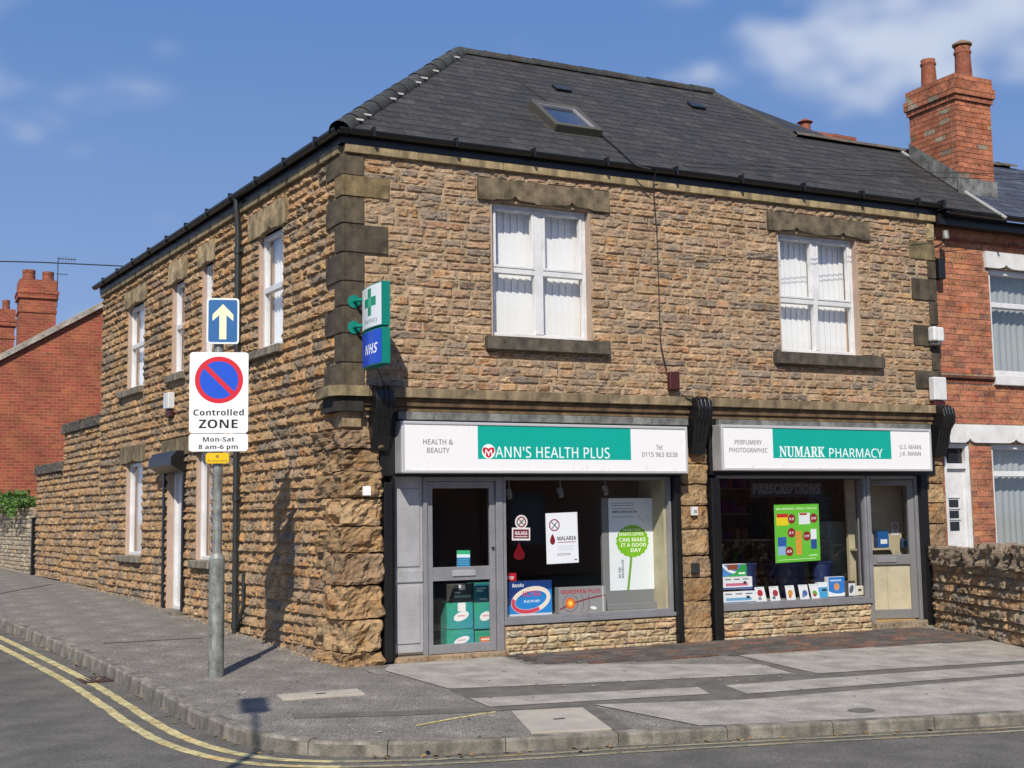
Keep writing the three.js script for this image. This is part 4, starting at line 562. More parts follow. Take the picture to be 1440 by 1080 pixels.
// street sign post
{ const px = -1.4, pz = -0.13, g0 = hPave(px, pz), o = thing('sign_post', 'galvanised post with blue arrow sign, no-waiting zone sign and yellow plate', 'road sign', null, [px, g0, pz]); const ry = -0.3;
  part(o, 'post', [cyl(0.085, 0.083, -0.06, 1.26, 0, 0, 24), cyl(0.083, 0.052, 1.26, 1.31, 0, 0, 24), cyl(0.052, 0.052, 1.31, 4.0, 0, 0, 20)], M.galv);
  const plate = (name, w, y0, y1, dx, draw, back) => { const h = y1 - y0, r = 0.035, s = new THREE.Shape(); s.moveTo(-w / 2 + r, y0); s.lineTo(w / 2 - r, y0); s.absarc(w / 2 - r, y0 + r, r, -Math.PI / 2, 0); s.lineTo(w / 2, y1 - r); s.absarc(w / 2 - r, y1 - r, r, 0, Math.PI / 2); s.lineTo(-w / 2 + r, y1); s.absarc(-w / 2 + r, y1 - r, r, Math.PI / 2, Math.PI); s.lineTo(-w / 2, y0 + r); s.absarc(-w / 2 + r, y0 + r, r, Math.PI, 1.5 * Math.PI);
    const b = new THREE.ExtrudeGeometry(s, { depth: 0.012, bevelEnabled: false }); b.translate(dx, 0, 0.066); b.rotateY(ry); const m = part(o, name, metreUV(b), M.grey);
    const f = new THREE.ShapeGeometry(s, 8), u = f.attributes.uv, p = f.attributes.position; for (let i = 0; i < u.count; i++) u.setXY(i, (p.getX(i) + w / 2) / w, (p.getY(i) - y0) / h); f.translate(dx, 0, 0.0805); f.rotateY(ry); part(m, 'sign_face', f, mat(1, 1, 1, 0.4, { map: canvas(400, Math.round(400 * h / w), draw) })); const c = box(-0.065, 0.065, (y0 + y1) / 2 - 0.02, (y0 + y1) / 2 + 0.02, -0.058, 0.066); c.rotateY(ry); part(m, 'clip', c, M.galv); };
  const y = p => (736 - p) / 129.5 + 1.65 - g0 - 0.02;
  plate('arrow_sign', 0.35, y(484), y(418), 0.045, (x, w, h) => { x.fillStyle = '#dfe6e2'; x.fillRect(0, 0, w, h); x.fillStyle = '#2a639c'; x.beginPath(); x.roundRect(w * 0.055, w * 0.055, w * 0.89, h - w * 0.11, 28); x.fill(); x.fillStyle = '#efe9c0'; x.beginPath(); x.moveTo(w * 0.5, h * 0.13); x.lineTo(w * 0.82, h * 0.36); x.lineTo(w * 0.82, h * 0.5); x.lineTo(w * 0.61, h * 0.37); x.lineTo(w * 0.61, h * 0.9); x.lineTo(w * 0.39, h * 0.9); x.lineTo(w * 0.39, h * 0.37); x.lineTo(w * 0.18, h * 0.5); x.lineTo(w * 0.18, h * 0.36); x.fill(); });
  plate('zone_sign', 0.63, y(611), y(496), 0.01, (x, w, h) => { x.fillStyle = '#eceeee'; x.fillRect(0, 0, w, h); const cx = w / 2, cy = h * 0.345, r = w * 0.41; x.fillStyle = '#cf2031'; x.beginPath(); x.arc(cx, cy, r, 0, 7); x.fill(); x.fillStyle = '#1550c8'; x.beginPath(); x.arc(cx, cy, r * 0.8, 0, 7); x.fill(); x.strokeStyle = '#cf2031'; x.lineWidth = r * 0.2; x.beginPath(); x.moveTo(cx - r * 0.62, cy - r * 0.62); x.lineTo(cx + r * 0.62, cy + r * 0.62); x.stroke(); x.fillStyle = '#17181c'; fit(x, 'Controlled', w / 2, h * 0.785, h * 0.105, w * 0.88, 'bold'); fit(x, 'ZONE', w / 2, h * 0.94, h * 0.15, w * 0.68, 'bold'); });
  plate('times_plate', 0.63, y(637), y(612), 0.01, (x, w, h) => { x.fillStyle = '#eceeee'; x.fillRect(0, 0, w, h); x.fillStyle = '#17181c'; fit(x, 'Mon-Sat', w / 2, h * 0.46, h * 0.36, w * 0.55, 'bold'); fit(x, '8 am-6 pm', w / 2, h * 0.88, h * 0.36, w * 0.68, 'bold'); });
  plate('yellow_plate', 0.25, y(654), y(639), 0.0, (x, w, h) => { x.fillStyle = '#e2b90c'; x.fillRect(0, 0, w, h); x.fillStyle = '#8a7a30'; x.beginPath(); x.arc(w / 2, h * 0.35, h * 0.15, 0, 7); x.fill(); x.fillStyle = '#3a3208'; fit(x, 'At any time', w / 2, h * 0.85, h * 0.3, w * 0.86); });
}
// street lamp out of the frame whose lantern throws its shadow on the pavement
{ const o = thing('street_lamp', 'tall grey street lamp with long bracket arm at the road edge', 'street lamp', null, [-5.45, -0.19, 9.0]); const top = 6.2;
  part(o, 'column', [cyl(0.09, 0.08, 0, 1.4, 0, 0), cyl(0.06, 0.04, 1.4, top - 0.1, 0, 0)], M.galv); part(o, 'arm', tube([[0, top - 0.12, 0], [0.05, top + 0.05, -0.3], [0.26, top + 0.1, -1.2]], 0.025, 8), M.galv);
  const l = box(-0.13, 0.13, top + 0.03, top + 0.15, -0.4, 0.4, 0.05); l.rotateY(-0.21); l.translate(0.34, 0, -1.5); part(o, 'lantern', l, M.grey); }

// ---------- neighbouring brick house ----------
const house = thing('brick_house', 'red brick terraced house with white door and lintels adjoining the stone building', 'house');
{ const zB = -0.09, ops = [[10.3, 11.5, 3.66, 5.3], [9.2, 9.72, 0.1, 2.62], [10.16, 11.4, 0.9, 2.62], [14, 15, 0, 6]];
  const wall = part(house, 'front_wall', (() => { const g = extr(rect(9.135, 13.6, 0, 5.9), 0.28, ops.slice(0, 3).map(o => rect(...o))); g.translate(0, 0, zB - 0.285); return g; })(), M.brickMortar);
  const R = rng(41), geos = [], H = 0.0832, skip = [...ops, [10.2, 12, 5.3, 5.56], [9.13, 13.6, 2.62, 2.9], [9.13, 13.6, 3.55, 3.625], [10.28, 12, 3.5, 3.66]];
  for (let r = 0; r * H < 5.84; r++) for (let x = 9.14 - (r % 2) * 0.115; x < 13.6; x += 0.23) {
    const y0 = r * H, y1 = y0 + H; let a = Math.max(x, 9.137), b = Math.min(x + 0.23, 13.6); let segs = [[a, b]]; for (const [p, q, c, d] of skip) if (Math.min(y1, d) - Math.max(y0, c) > 0.02) segs = segs.flatMap(([s, t]) => q <= s || p >= t ? [[s, t]] : [[s, p], [q, t]]).filter(s => s[1] - s[0] > 0.025);
    for (const [s, t] of segs) { const l = 0.84 + 0.28 * R(), c = R() < 0.03 ? [0.3, 0.13, 0.085] : [0.57, 0.225, 0.12]; geos.push(tint(norm(box(s + 0.005, t - 0.005, y0 + 0.005, y1 - 0.005, zB - 0.02, zB + R() * 0.003)), c[0] * l, c[1] * l * (0.9 + 0.2 * R()), c[2] * l)); }
  }
  lay([{ parent: wall, geos, mat: M.brick }], 'brick', 300);
  part(house, 'lintel_band', extr([[9.13, 2.625], [9.6, 2.625], [9.66, 2.65], [9.7, 2.69], [9.74, 2.65], [9.8, 2.628], [10.5, 2.628], [10.6, 2.65], [10.64, 2.69], [10.7, 2.65], [10.8, 2.628], [13.6, 2.628], [13.6, 2.895], [9.13, 2.895]], 0.1).translate(0, 0, zB - 0.06), M.whitePaint);
  part(house, 'lintel', extr([[10.22, 5.305], [10.5, 5.305], [10.6, 5.33], [10.64, 5.37], [10.7, 5.33], [10.8, 5.308], [11.6, 5.308], [11.6, 5.555], [10.22, 5.555]], 0.1).translate(0, 0, zB - 0.06), M.whitePaint);
  part(house, 'window_sill', box(10.28, 11.55, 3.505, 3.655, zB - 0.1, zB + 0.06, 0.01), M.whitePaint); part(house, 'brick_moulding', [box(9.137, 10.27, 3.585, 3.622, zB - 0.02, zB + 0.05), box(9.137, 10.27, 3.555, 3.584, zB - 0.02, zB + 0.02)], mat(0.16, 0.06, 0.035, 0.9, { map: rockMap }));
  { const t = []; for (let k = 0; k < 24; k++) t.push(box(9.16 + k * 0.046, 9.185 + k * 0.046, 3.515, 3.55, zB, zB + 0.016)); for (let k = 0; k < 80; k++) t.push(box(9.16 + k * 0.055, 9.19 + k * 0.055, 5.66, 5.7, zB, zB + 0.018)); const m = part(house, 'dentil_brick', t.map(g => tint(norm(g), 0.4, 0.13, 0.07)), M.brick); m.userData.kind = 'stuff'; }
  const win = (x0, x1, y0, y1, tr) => { const w = new THREE.Group(); w.name = 'window'; house.add(w); part(w, 'frame', [...bars(x0, x1, y0, y1, 0.08, zB - 0.16, zB - 0.05), box(x0 + 0.08, x1 - 0.08, tr - 0.04, tr + 0.04, zB - 0.16, zB - 0.045, 0.006)], M.upvc); part(w, 'pane', box(x0 + 0.07, x1 - 0.07, y0 + 0.07, y1 - 0.07, zB - 0.11, zB - 0.106), M.glass); const cu = new THREE.PlaneGeometry(x1 - x0, y1 - y0, 60, 1), p = cu.attributes.position; for (let i = 0; i < p.count; i++) p.setZ(i, 0.012 * Math.sin(p.getX(i) * 45 + Math.sin(p.getX(i) * 9))); cu.computeVertexNormals(); cu.translate((x0 + x1) / 2, (y0 + y1) / 2, zB - 0.24); part(w, 'curtain', cu, mat(0.3, 0.33, 0.33, 0.9)); };
  win(10.3, 11.5, 3.66, 5.3, 4.75); win(10.16, 11.4, 0.9, 2.62, 2.17);
  const d = new THREE.Group(); d.name = 'front_door'; house.add(d); part(d, 'door_frame', [...bars(9.2, 9.72, 0.1, 2.62, 0.07, zB - 0.14, zB - 0.02), box(9.27, 9.65, 2.24, 2.32, zB - 0.14, zB - 0.022, 0.006)], M.upvc); part(d, 'fanlight', box(9.27, 9.65, 2.32, 2.55, zB - 0.1, zB - 0.096), mat(0.02, 0.022, 0.025, 0.1)); part(d, 'door_leaf', [box(9.27, 9.65, 0.17, 2.24, zB - 0.12, zB - 0.07), ...[1.36, 1.52, 1.68].map(y => box(9.3, 9.53, y + 0.135, y + 0.155, zB - 0.07, zB - 0.055))], M.upvc); for (const y of [1.34, 1.5, 1.66]) part(d, 'door_pane', box(9.32, 9.5, y, y + 0.13, zB - 0.069, zB - 0.062), mat(0.03, 0.035, 0.045, 0.08));
  // roof over the house: dark slates to the party line, bluer ones beyond
  const roof = part(house, 'roof', [poly3([9.16, roofY(0.22) - 0.005, 0.22], [13.8, roofY(0.22) - 0.005, 0.22], [13.8, NRY - 0.005, NRZ], [9.16, NRY - 0.005, NRZ]), poly3([9.16, NRY, NRZ], [13.8, NRY, NRZ], [13.8, 5.9, -4.6], [9.16, 5.9, -4.6])], M.slateFlat);
  const sl = [...slates(z => 9.155, z => 10.2, 0.22, NRZ, [[0.068, 0.064, 0.058], [0.061, 0.058, 0.053], [0.075, 0.07, 0.063]], rng(52)), ...slates(z => 10.23, z => 13.8, 0.22, NRZ, [[0.1, 0.12, 0.16], [0.085, 0.1, 0.14], [0.11, 0.13, 0.17]], rng(53))];
  lay([{ parent: roof, geos: sl, mat: M.slate }], 'slate', 220);
  { const v = box(10.2, 10.23, 0.0, 0.03, -1.35, 1.35); v.rotateX(PITCH); v.translate(0, roofY(-0.7) + 0.018, -0.7); part(roof, 'verge_mortar', v, mat(0.5, 0.49, 0.46, 0.9)); }
  const R8 = rng(88); for (let k = 0; k < 12; k++) { const g = new THREE.CylinderGeometry(0.1, 0.1, 0.42, 10, 1, true, -1.3, 2.6); g.rotateX(-Math.PI / 2); g.rotateY(Math.PI / 2); g.rotateX(0); g.translate(8.25 + k * 0.4, NRY - 0.04 + R8() * 0.015, NRZ); part(roof, 'ridge_tile', tint(norm(metreUV(g)), 0.16, 0.13, 0.1), M.ridge); }
  const gs = new THREE.Shape(); gs.absarc(0, 0, 0.06, Math.PI, 2 * Math.PI, false); gs.lineTo(0.05, 0); gs.absarc(0, 0, 0.05, 2 * Math.PI, Math.PI, true); const gg = new THREE.ExtrudeGeometry(gs, { depth: 4.4, bevelEnabled: false }); gg.rotateY(Math.PI / 2); gg.translate(9.2, roofY(0.22) - 0.03, 0.25); part(house, 'gutter', metreUV(gg), M.black); part(house, 'fascia_board', [box(9.14, 13.6, 5.85, 6.0, zB - 0.01, 0.1)], M.black);
  // chimney: brick stack with corbelled head, lead apron, pots
  const ch = part(house, 'chimney', box(10.13, 10.87, 6.2, 8.2, -1.39, -0.41), M.brickMortar); const cb = [], Rc = rng(71); const Hc = 0.0832;
  for (let r = 0; r < 24; r++) { const y = 6.45 + r * Hc, o = r < 19 ? 0 : r < 20 ? 0.03 : r < 22 ? 0.058 : 0.03, x0 = 10.12 - o, x1 = 10.88 + o, z0 = -1.4 - o, z1 = -0.4 + o; if (y > 8.42) break;
    const row = (a, b, fn) => { for (let x = a - (r % 2) * 0.11; x < b; x += 0.22) { const p = Math.max(x, a), q = Math.min(x + 0.22, b); if (q - p < 0.03) continue; const l = 0.75 + 0.45 * Rc(), c = Rc() < 0.05 ? [0.4, 0.32, 0.22] : [0.54, 0.195, 0.1]; cb.push(tint(norm(fn(p + 0.005, q - 0.005)), c[0] * l, c[1] * l, c[2] * l)); } };
    row(x0, x1, (p, q) => box(p, q, y + 0.005, y + Hc - 0.004, z1 - 0.09 - o, z1)); row(x0, x1, (p, q) => box(p, q, y + 0.005, y + Hc - 0.004, z0, z0 + 0.09)); row(z0 + 0.1, z1 - 0.1 - o, (p, q) => box(x0, x0 + 0.09 + o, y + 0.005, y + Hc - 0.004, p, q)); row(z0 + 0.1, z1 - 0.1, (p, q) => box(x1 - 0.09, x1, y + 0.005, y + Hc - 0.004, p, q)); }
  lay([{ parent: ch, geos: cb, mat: M.brick }], 'brick', 200);
  part(ch, 'flaunching', box(10.12, 10.88, 8.42, 8.46, -1.4, -0.4, 0.02), mat(0.4, 0.38, 0.34, 0.95));
  part(ch, 'lead_apron', [poly3([10.105, roofY(-1.42) + 0.03, -1.42], [10.105, roofY(-0.38) + 0.03, -0.38], [10.105, roofY(-0.38) + 0.32, -0.38], [10.105, roofY(-1.42) + 0.3, -1.42]), box(10.08, 10.9, roofY(-0.38) + 0.0, roofY(-0.38) + 0.26, -0.395, -0.375)], M.lead);
  const pot = (x, z, h, r, cap) => { const pr = [[r * 1.02, 0], [r * 0.98, h * 0.1], [r * 0.86, h * 0.8], [r * 0.98, h * 0.82], [r * 0.98, h * 0.88], [r * 0.84, h * 0.9], [r * 0.9, h], [r * 0.7, h], [r * 0.66, 0.05]]; const g = [new THREE.LatheGeometry(pr.map(p => new THREE.Vector2(...p)), 18).translate(x, 8.45, z)]; const p = part(ch, 'chimney_pot', metreUV(g[0]), M.terracotta); if (cap) { part(p, 'cowl', [cyl(r * 1.1, r * 0.3, 8.45 + h + 0.06, 8.45 + h + 0.12, x, z), cyl(r * 1.1, r * 1.1, 8.45 + h + 0.03, 8.45 + h + 0.06, x, z), cyl(r * 0.6, r * 0.6, 8.45 + h, 8.45 + h + 0.035, x, z)], mat(0.22, 0.15, 0.08, 0.8)); } };
  pot(10.35, -1.15, 0.5, 0.13, false); pot(10.65, -0.7, 0.6, 0.14, true);
  // aerial, lamp and speaker fixed by the party line
  const L = new THREE.Group(); L.name = 'bulkhead_lamp'; house.add(L); { const p = at(1327, 330, 0.1); part(L, 'shade', cyl(0.05, 0.045, p.y - 0.07, p.y + 0.05, p.x, 0.14), M.galv); part(L, 'arm', tube([[p.x, p.y - 0.05, 0.14], [p.x - 0.05, p.y - 0.15, 0.08], [p.x - 0.15, p.y - 0.2, -0.06]], 0.012, 6), M.black); }
  const sp = at(1313, 363), sq = at(1324, 394); part(house, 'speaker_box', box(sp.x + 0.03, sq.x + 0.02, sq.y, sp.y, -0.08, 0.08, 0.02), M.black);
}
// further chimney pots behind the ridge
{ const o = thing('far_chimney', 'distant chimney stack with round cowled pots just showing over the ridge', 'chimney', null, [at(1140, 178, -7).x, 0, -7]); const ty = at(1131, 192, -7).y - 9.0; part(o, 'stack', box(-0.5, 0.9, 0.02, 9.0 + ty, -0.4, 0.4), M.farBrick); for (const [x, h] of [[-0.15, 0.3], [0.3, 0.1], [0.62, 0.13]]) part(o, 'chimney_pot', [cyl(0.13, 0.11, 9.0 + ty, 9.0 + ty + h, x, 0), ...(h > 0.25 ? [cyl(0.17, 0.06, 9.0 + ty + h + 0.01, 9.08 + ty + h, x, 0)] : [])], M.terracotta); }
// ---------- front garden wall ----------
{ const x0 = 8.72, z0 = 0.06, ang = Math.atan2(7.8 - x0, 2.6 - z0), len = 3.6, o = thing('garden_wall', 'dark rough stone garden wall with rounded coping beside the shop entrance', 'stone wall', null, [x0, -0.04, z0], ang - Math.PI / 2);   // local x runs along the wall
  const b = part(o, 'core', box(0, len, 0, 0.97, -0.28, -0.012), mat(0.16, 0.12, 0.09, 1, { map: rockMap })); const R = rng(91);
  // local +z must face the street corner (-x)
  const gs = courses(0, len, [0, 0.16, 0.95], 0.13, [], [0.16, 0.6], { cols: [[0.38, 0.26, 0.16], [0.34, 0.26, 0.17], [0.46, 0.29, 0.16], [0.3, 0.24, 0.18], [0.5, 0.32, 0.18]], out: 0.035, amp: 0.05, lean: 0.015, top: 0.06, bot: 0.02 }, R); gs.forEach(g => part(o, 'stone', g, M.stone));
  let x = 0; while (x < len) { const w = 0.32 + 0.25 * R(); part(o, 'coping_stone', roughBlock(x - 0.01, x + w, 0.92, 1.12 + R() * 0.14, -0.33, 0.05 + R() * 0.04, 0.12, [0.29, 0.225, 0.16], R), M.stone); x += w; } }
// ---------- stepped wall up the side street, gate post, low wall, plant ----------
{ const base = SD.clone().multiplyScalar(11.1), o = thing('stepped_wall', 'tall buff stone yard wall stepping down beyond the corner building with dark coping', 'stone wall', null, [base.x, 0, base.z], SROT); const R = rng(101);
  const b = part(o, 'core', (() => { const g = extr([[-5.7, 0], [0, 0], [0, 3.6], [-3.05, 3.6], [-3.05, 2.85], [-5.7, 2.85]], 0.3); g.translate(0, 0, -0.33); return g; })(), M.mortar); const bs = u => rise(11.1 - u);
  const gs = [...courses(-3.05, -0.01, [0.3, 3.48], 0.14, [], [0.22, 0.65], { cols: OCHRE, out: 0.03, amp: 0.045, lean: 0.018, top: 0.075, bot: 0.014, tight: 0.6, pit: 0.03 }, R, bs), ...courses(-5.7, -3.05, [0.3, 2.72], 0.14, [], [0.22, 0.65], { cols: OCHRE, out: 0.03, amp: 0.045, lean: 0.018, top: 0.075, bot: 0.014, tight: 0.6, pit: 0.03 }, R, bs)].map(g => g.translate(0, 0, -0.012)); lay([{ parent: o, geos: gs, mat: M.stone }], 'stone', 300);
  for (const [a, c, y] of [[-3.05, 0, 3.48], [-5.75, -3.06, 2.72]]) { let x = a; while (x < c - 0.05) { const w = Math.min(0.5 + 0.3 * R(), c - x); part(o, 'coping_stone', roughBlock(x, x + w - 0.01, y, y + 0.2, -0.36, 0.06, 0.04, [0.13, 0.115, 0.095], R), M.stone); x += w; } }
  const q = SD.clone().multiplyScalar(17.0), gp = thing('gate_post', 'black iron gate post at the end of the yard wall', 'gate post', null, [q.x, rise(17), q.z], SROT); part(gp, 'post', [box(-0.05, 0.05, -0.1, 1.25, -0.06, 0.04, 0.01), box(-0.06, 0.06, 1.25, 1.3, -0.07, 0.05, 0.01)], M.black); part(gp, 'hinge', [box(-0.12, -0.05, 0.9, 0.95, -0.03, 0.0), box(-0.12, -0.05, 0.3, 0.35, -0.03, 0)], M.black);
  const q2 = SD.clone().multiplyScalar(17.2), lw = thing('low_wall', 'low pale stone wall up the street with greenery on top', 'stone wall', null, [q2.x, 0.25, q2.z], SROT); part(lw, 'core', box(-7, 0, 0, 1.75, -0.4, -0.03), M.mortar); const g2 = courses(-7, 0, [0.1, 1.76], 0.1, [], [0.2, 0.5], { cols: [[0.5, 0.42, 0.3], [0.42, 0.36, 0.27], [0.56, 0.47, 0.33]], out: 0.015, amp: 0.03, soft: 0.02 }, R); g2.forEach(g => g.translate(0, 0, -0.02)); lay([{ parent: lw, geos: g2, mat: M.stone }], 'stone', 120);
  const plant = thing('trailing_plant', 'bright green bushy plant growing along the top of the low wall', 'plant', null, [q2.x - 0.1, 1.95, q2.z - 0.6], SROT), leaves = [], stems = []; const Rl = rng(7);
  for (let k = 0; k < 1500; k++) { const u = -Rl() * 4, w = (Rl() - 0.5) * 0.6, hh = (0.28 + 0.16 * Math.sin(u * 3.1)) * Math.sqrt(Rl()), g = new THREE.PlaneGeometry(0.05 + Rl() * 0.05, 0.04 + Rl() * 0.03); g.rotateX(Rl() * 3); g.rotateY(Rl() * 6); g.translate(u + 0.3, hh + 0.05 - (w > 0.2 ? Rl() * 0.25 : 0), w); const l = 0.6 + Rl() * 0.8; leaves.push(tint(norm(g), 0.09 * l, 0.2 * l, 0.02 * l)); }
  for (let k = 0; k < 12; k++) { const u = -k * 0.33; stems.push(tube([[u, -0.05, 0], [u + 0.05, 0.15, 0.05], [u + 0.1, 0.3, 0.1]], 0.01, 4)); }
  part(plant, 'foliage', leaves, mat(1, 1, 1, 0.7, { vertexColors: true, side: THREE.DoubleSide, transmission: 0.3, thickness: 0 })); part(plant, 'stem', stems, mat(0.08, 0.06, 0.03, 0.9)); }
// ---------- brick terrace up the side street ----------
{ const z = -22, a = at(0, 505, z), b = at(145, 430, z), sl = (b.y - a.y) / (b.x - a.x), xe = -2.5, ye = a.y + (xe - a.x) * sl, xr = 2.6, yr = a.y + (xr - a.x) * sl;
  const o = thing('gable_house', 'red brick end-of-terrace house showing its blank gable up the side street', 'house', null, [0, 0.3, 0]); const g = extr([[xe, 0], [2 * xr - xe, 0], [2 * xr - xe, ye - 0.3], [xr, yr - 0.3], [xe, ye - 0.3]], 16); g.translate(0, 0, z - 16); part(o, 'wall', g, M.farBrick);
  const L = Math.hypot(xr - xe, yr - ye), rs = box(-0.15, L, 0, 0.08, z - 16, z + 0.06); rs.rotateZ(Math.atan2(yr - ye, xr - xe)); rs.translate(xe, ye - 0.3, 0); const rs2 = box(-0.15, L, 0, 0.08, z - 16, z + 0.06); rs2.rotateZ(Math.atan2(yr - ye, xr - xe)); rs2.scale(-1, 1, 1); const ii = rs2.attributes.position.array; for (let i = 0; i < ii.length; i += 9) for (let k = 0; k < 3; k++) { const t = ii[i + k]; ii[i + k] = ii[i + 3 + k]; ii[i + 3 + k] = t; } rs2.computeVertexNormals(); rs2.translate(2 * xr - xe, ye - 0.3, 0); part(o, 'roof', [rs, rs2], M.slateFlat);
  const v = box(-0.1, L, -0.04, 0.11, z + 0.061, z + 0.12, 0.01); v.rotateZ(Math.atan2(yr - ye, xr - xe)); v.translate(xe, ye - 0.3, 0); part(o, 'verge', v, mat(0.5, 0.45, 0.38, 0.9, { map: rockMap }));
  const stack = (px0, px1, yt, zz, pots, label) => { const p = at(px0, yt, zz), q = at(px1, yt, zz), w = q.x - p.x, t = thing('chimney_stack', label, 'chimney', 'chimneys of the brick terrace', [(p.x + q.x) / 2, 0, zz - w / 2]); const h = p.y; part(t, 'stack', box(-w / 2 + 0.06, w / 2 - 0.06, 4, h - 0.35, -w / 2 + 0.06, w / 2 - 0.06), M.farBrick); part(t, 'corbelled_head', [box(-w / 2 + 0.03, w / 2 - 0.03, h - 1.05, h - 0.95, -w / 2 + 0.03, w / 2 - 0.03), box(-w / 2, w / 2, h - 0.6, h - 0.45, -w / 2, w / 2), box(-w / 2 + 0.04, w / 2 - 0.04, h - 0.35, h, -w / 2 + 0.04, w / 2 - 0.04), box(-w / 2 - 0.02, w / 2 + 0.02, h - 0.45, h - 0.35, -w / 2 - 0.02, w / 2 + 0.02)], M.farBrick); for (const [dx, r, ph] of pots) part(t, 'chimney_pot', [cyl(r * 1.05, r * 0.9, h, h + ph, dx, 0), cyl(r, r, h + ph - 0.1, h + ph, dx, 0)], M.terracotta); return t; };
  stack(26, 83, 391, -28, [[-0.25, 0.2, 0.38], [0.33, 0.18, 0.36]], 'tall brick chimney stack with two pots and an aerial behind the gable'); stack(-30, 24, 432, -33, [[0.3, 0.13, 0.4]], 'shorter brick chimney stack with one pot beside the tall stack');
  const m = at(81, 390, -28), ae = thing('aerial', 'television aerial on a thin mast at the tall chimney', 'aerial', null, [m.x, m.y - 1.0, -28.0]); part(ae, 'mast', cyl(0.015, 0.015, 0, 1.65, 0, 0, 6), M.wire); part(ae, 'boom', [box(0, 0.55, 1.6, 1.62, -0.01, 0.01), box(-0.05, 0.3, 1.1, 1.12, -0.01, 0.01)], M.wire); for (let k = 0; k < 6; k++) part(ae, 'element', box(0.05 + k * 0.09, 0.06 + k * 0.09, 1.52, 1.7, -0.01, 0.01), M.wire); }
// ---------- houses across the road, mirrored in the shop glass ----------
for (let k = 0; k < 5; k++) { const o = thing('opposite_house', `plain brick terraced house across the road, ${['opposite the corner', 'second from the corner', 'third from the corner', 'fourth from the corner', 'fifth from the corner'][k]}`, 'house', 'houses across the road', [7 + k * 6.8, -0.1, 18 + k * 1.63], -0.235); const g = extr(rect(-3.45, 3.45, 0, 6.1), 6, [[[-2.4, 0.9], [-1, 0.9], [-1, 2.4], [-2.4, 2.4]], [[-2.4, 3.4], [-1, 3.4], [-1, 5], [-2.4, 5]], [[1, 3.4], [2.4, 3.4], [2.4, 5], [1, 5]]].map(h => h)); part(o, 'wall', g, M.farBrick); part(o, 'roof', [poly3([-3.5, 6.1, -0.2], [3.5, 6.1, -0.2], [3.5, 8.6, 3], [-3.5, 8.6, 3]), poly3([-3.5, 8.6, 3], [3.5, 8.6, 3], [3.5, 6.1, 6.2], [-3.5, 6.1, 6.2])], mat(0.06, 0.062, 0.07, 0.7, { side: THREE.DoubleSide })); part(o, 'door', box(1.2, 2.1, 0, 2.1, -0.03, 0.05), M.black); for (const [a, b, c, d] of [[-2.4, -1, 0.9, 2.4], [-2.4, -1, 3.4, 5], [1, 2.4, 3.4, 5]]) part(o, 'window', [...bars(a, b, c, d, 0.08, 0.05, 0.12), box(a, b, c, d, 0.13, 0.15)], M.grey); }

// ---------- goods and posters in the shop windows ----------
const flat = (name, label, cat, corners, z, draw, rot, group) => {      // a printed card standing at z
  const p = corners.map(c => at(c[0], c[1], z)), w = (Math.hypot(p[1].x - p[0].x, p[1].y - p[0].y) + Math.hypot(p[2].x - p[3].x, p[2].y - p[3].y)) / 2, h = (Math.hypot(p[3].y - p[0].y, p[3].x - p[0].x) + Math.hypot(p[2].y - p[1].y, p[2].x - p[1].x)) / 2;
  const P = [p[3], p[2], p[1], p[0]], g = new THREE.BufferGeometry(); g.setAttribute('position', new THREE.Float32BufferAttribute([P[0], P[1], P[2], P[0], P[2], P[3]].flatMap(v => [v.x, v.y, z]), 3)); g.setAttribute('uv', new THREE.Float32BufferAttribute([0, 0, 1, 0, 1, 1, 0, 0, 1, 1, 0, 1], 2)); g.computeVertexNormals();
  const b = new THREE.BufferGeometry(); b.setAttribute('position', new THREE.Float32BufferAttribute([P[0], P[2], P[1], P[0], P[3], P[2]].flatMap(v => [v.x, v.y, z - 0.002]), 3)); b.setAttribute('uv', new THREE.Float32BufferAttribute(new Array(12).fill(0), 2)); b.computeVertexNormals();
  const k = 512 / Math.max(w, h), o = thing(name, label, cat, group); part(o, 'print', g, mat(1, 1, 1, 0.5, { map: canvas(Math.max(32, Math.round(w * k)), Math.max(32, Math.round(h * k)), draw) })); part(o, 'backing', b, M.white); return o;
};
const carton = (name, label, corners, z, dep, draw, sideM, group) => {   // a printed carton: front face with art, body behind
  const p = corners.map(c => at(c[0], c[1], z)), x0 = (p[0].x + p[3].x) / 2, x1 = (p[1].x + p[2].x) / 2, y0 = (p[2].y + p[3].y) / 2, y1 = (p[0].y + p[1].y) / 2, o = thing(name, label, 'carton', group, [(x0 + x1) / 2, y0, z]), w = x1 - x0, h = y1 - y0; part(o, 'body', box(-w / 2, w / 2, 0, h, -dep, 0, 0.004), sideM); const f = new THREE.PlaneGeometry(w - 0.006, h - 0.006); f.translate(0, h / 2, 0.002); const k = 512 / Math.max(w, h); part(o, 'printed_face', f, mat(1, 1, 1, 0.45, { map: canvas(Math.round(w * k), Math.round(h * k), draw) })); return o; };
const R5 = [];
const px = (x0, x1, y0, y1) => [[x0, y0], [x1, y0], [x1, y1], [x0, y1]];
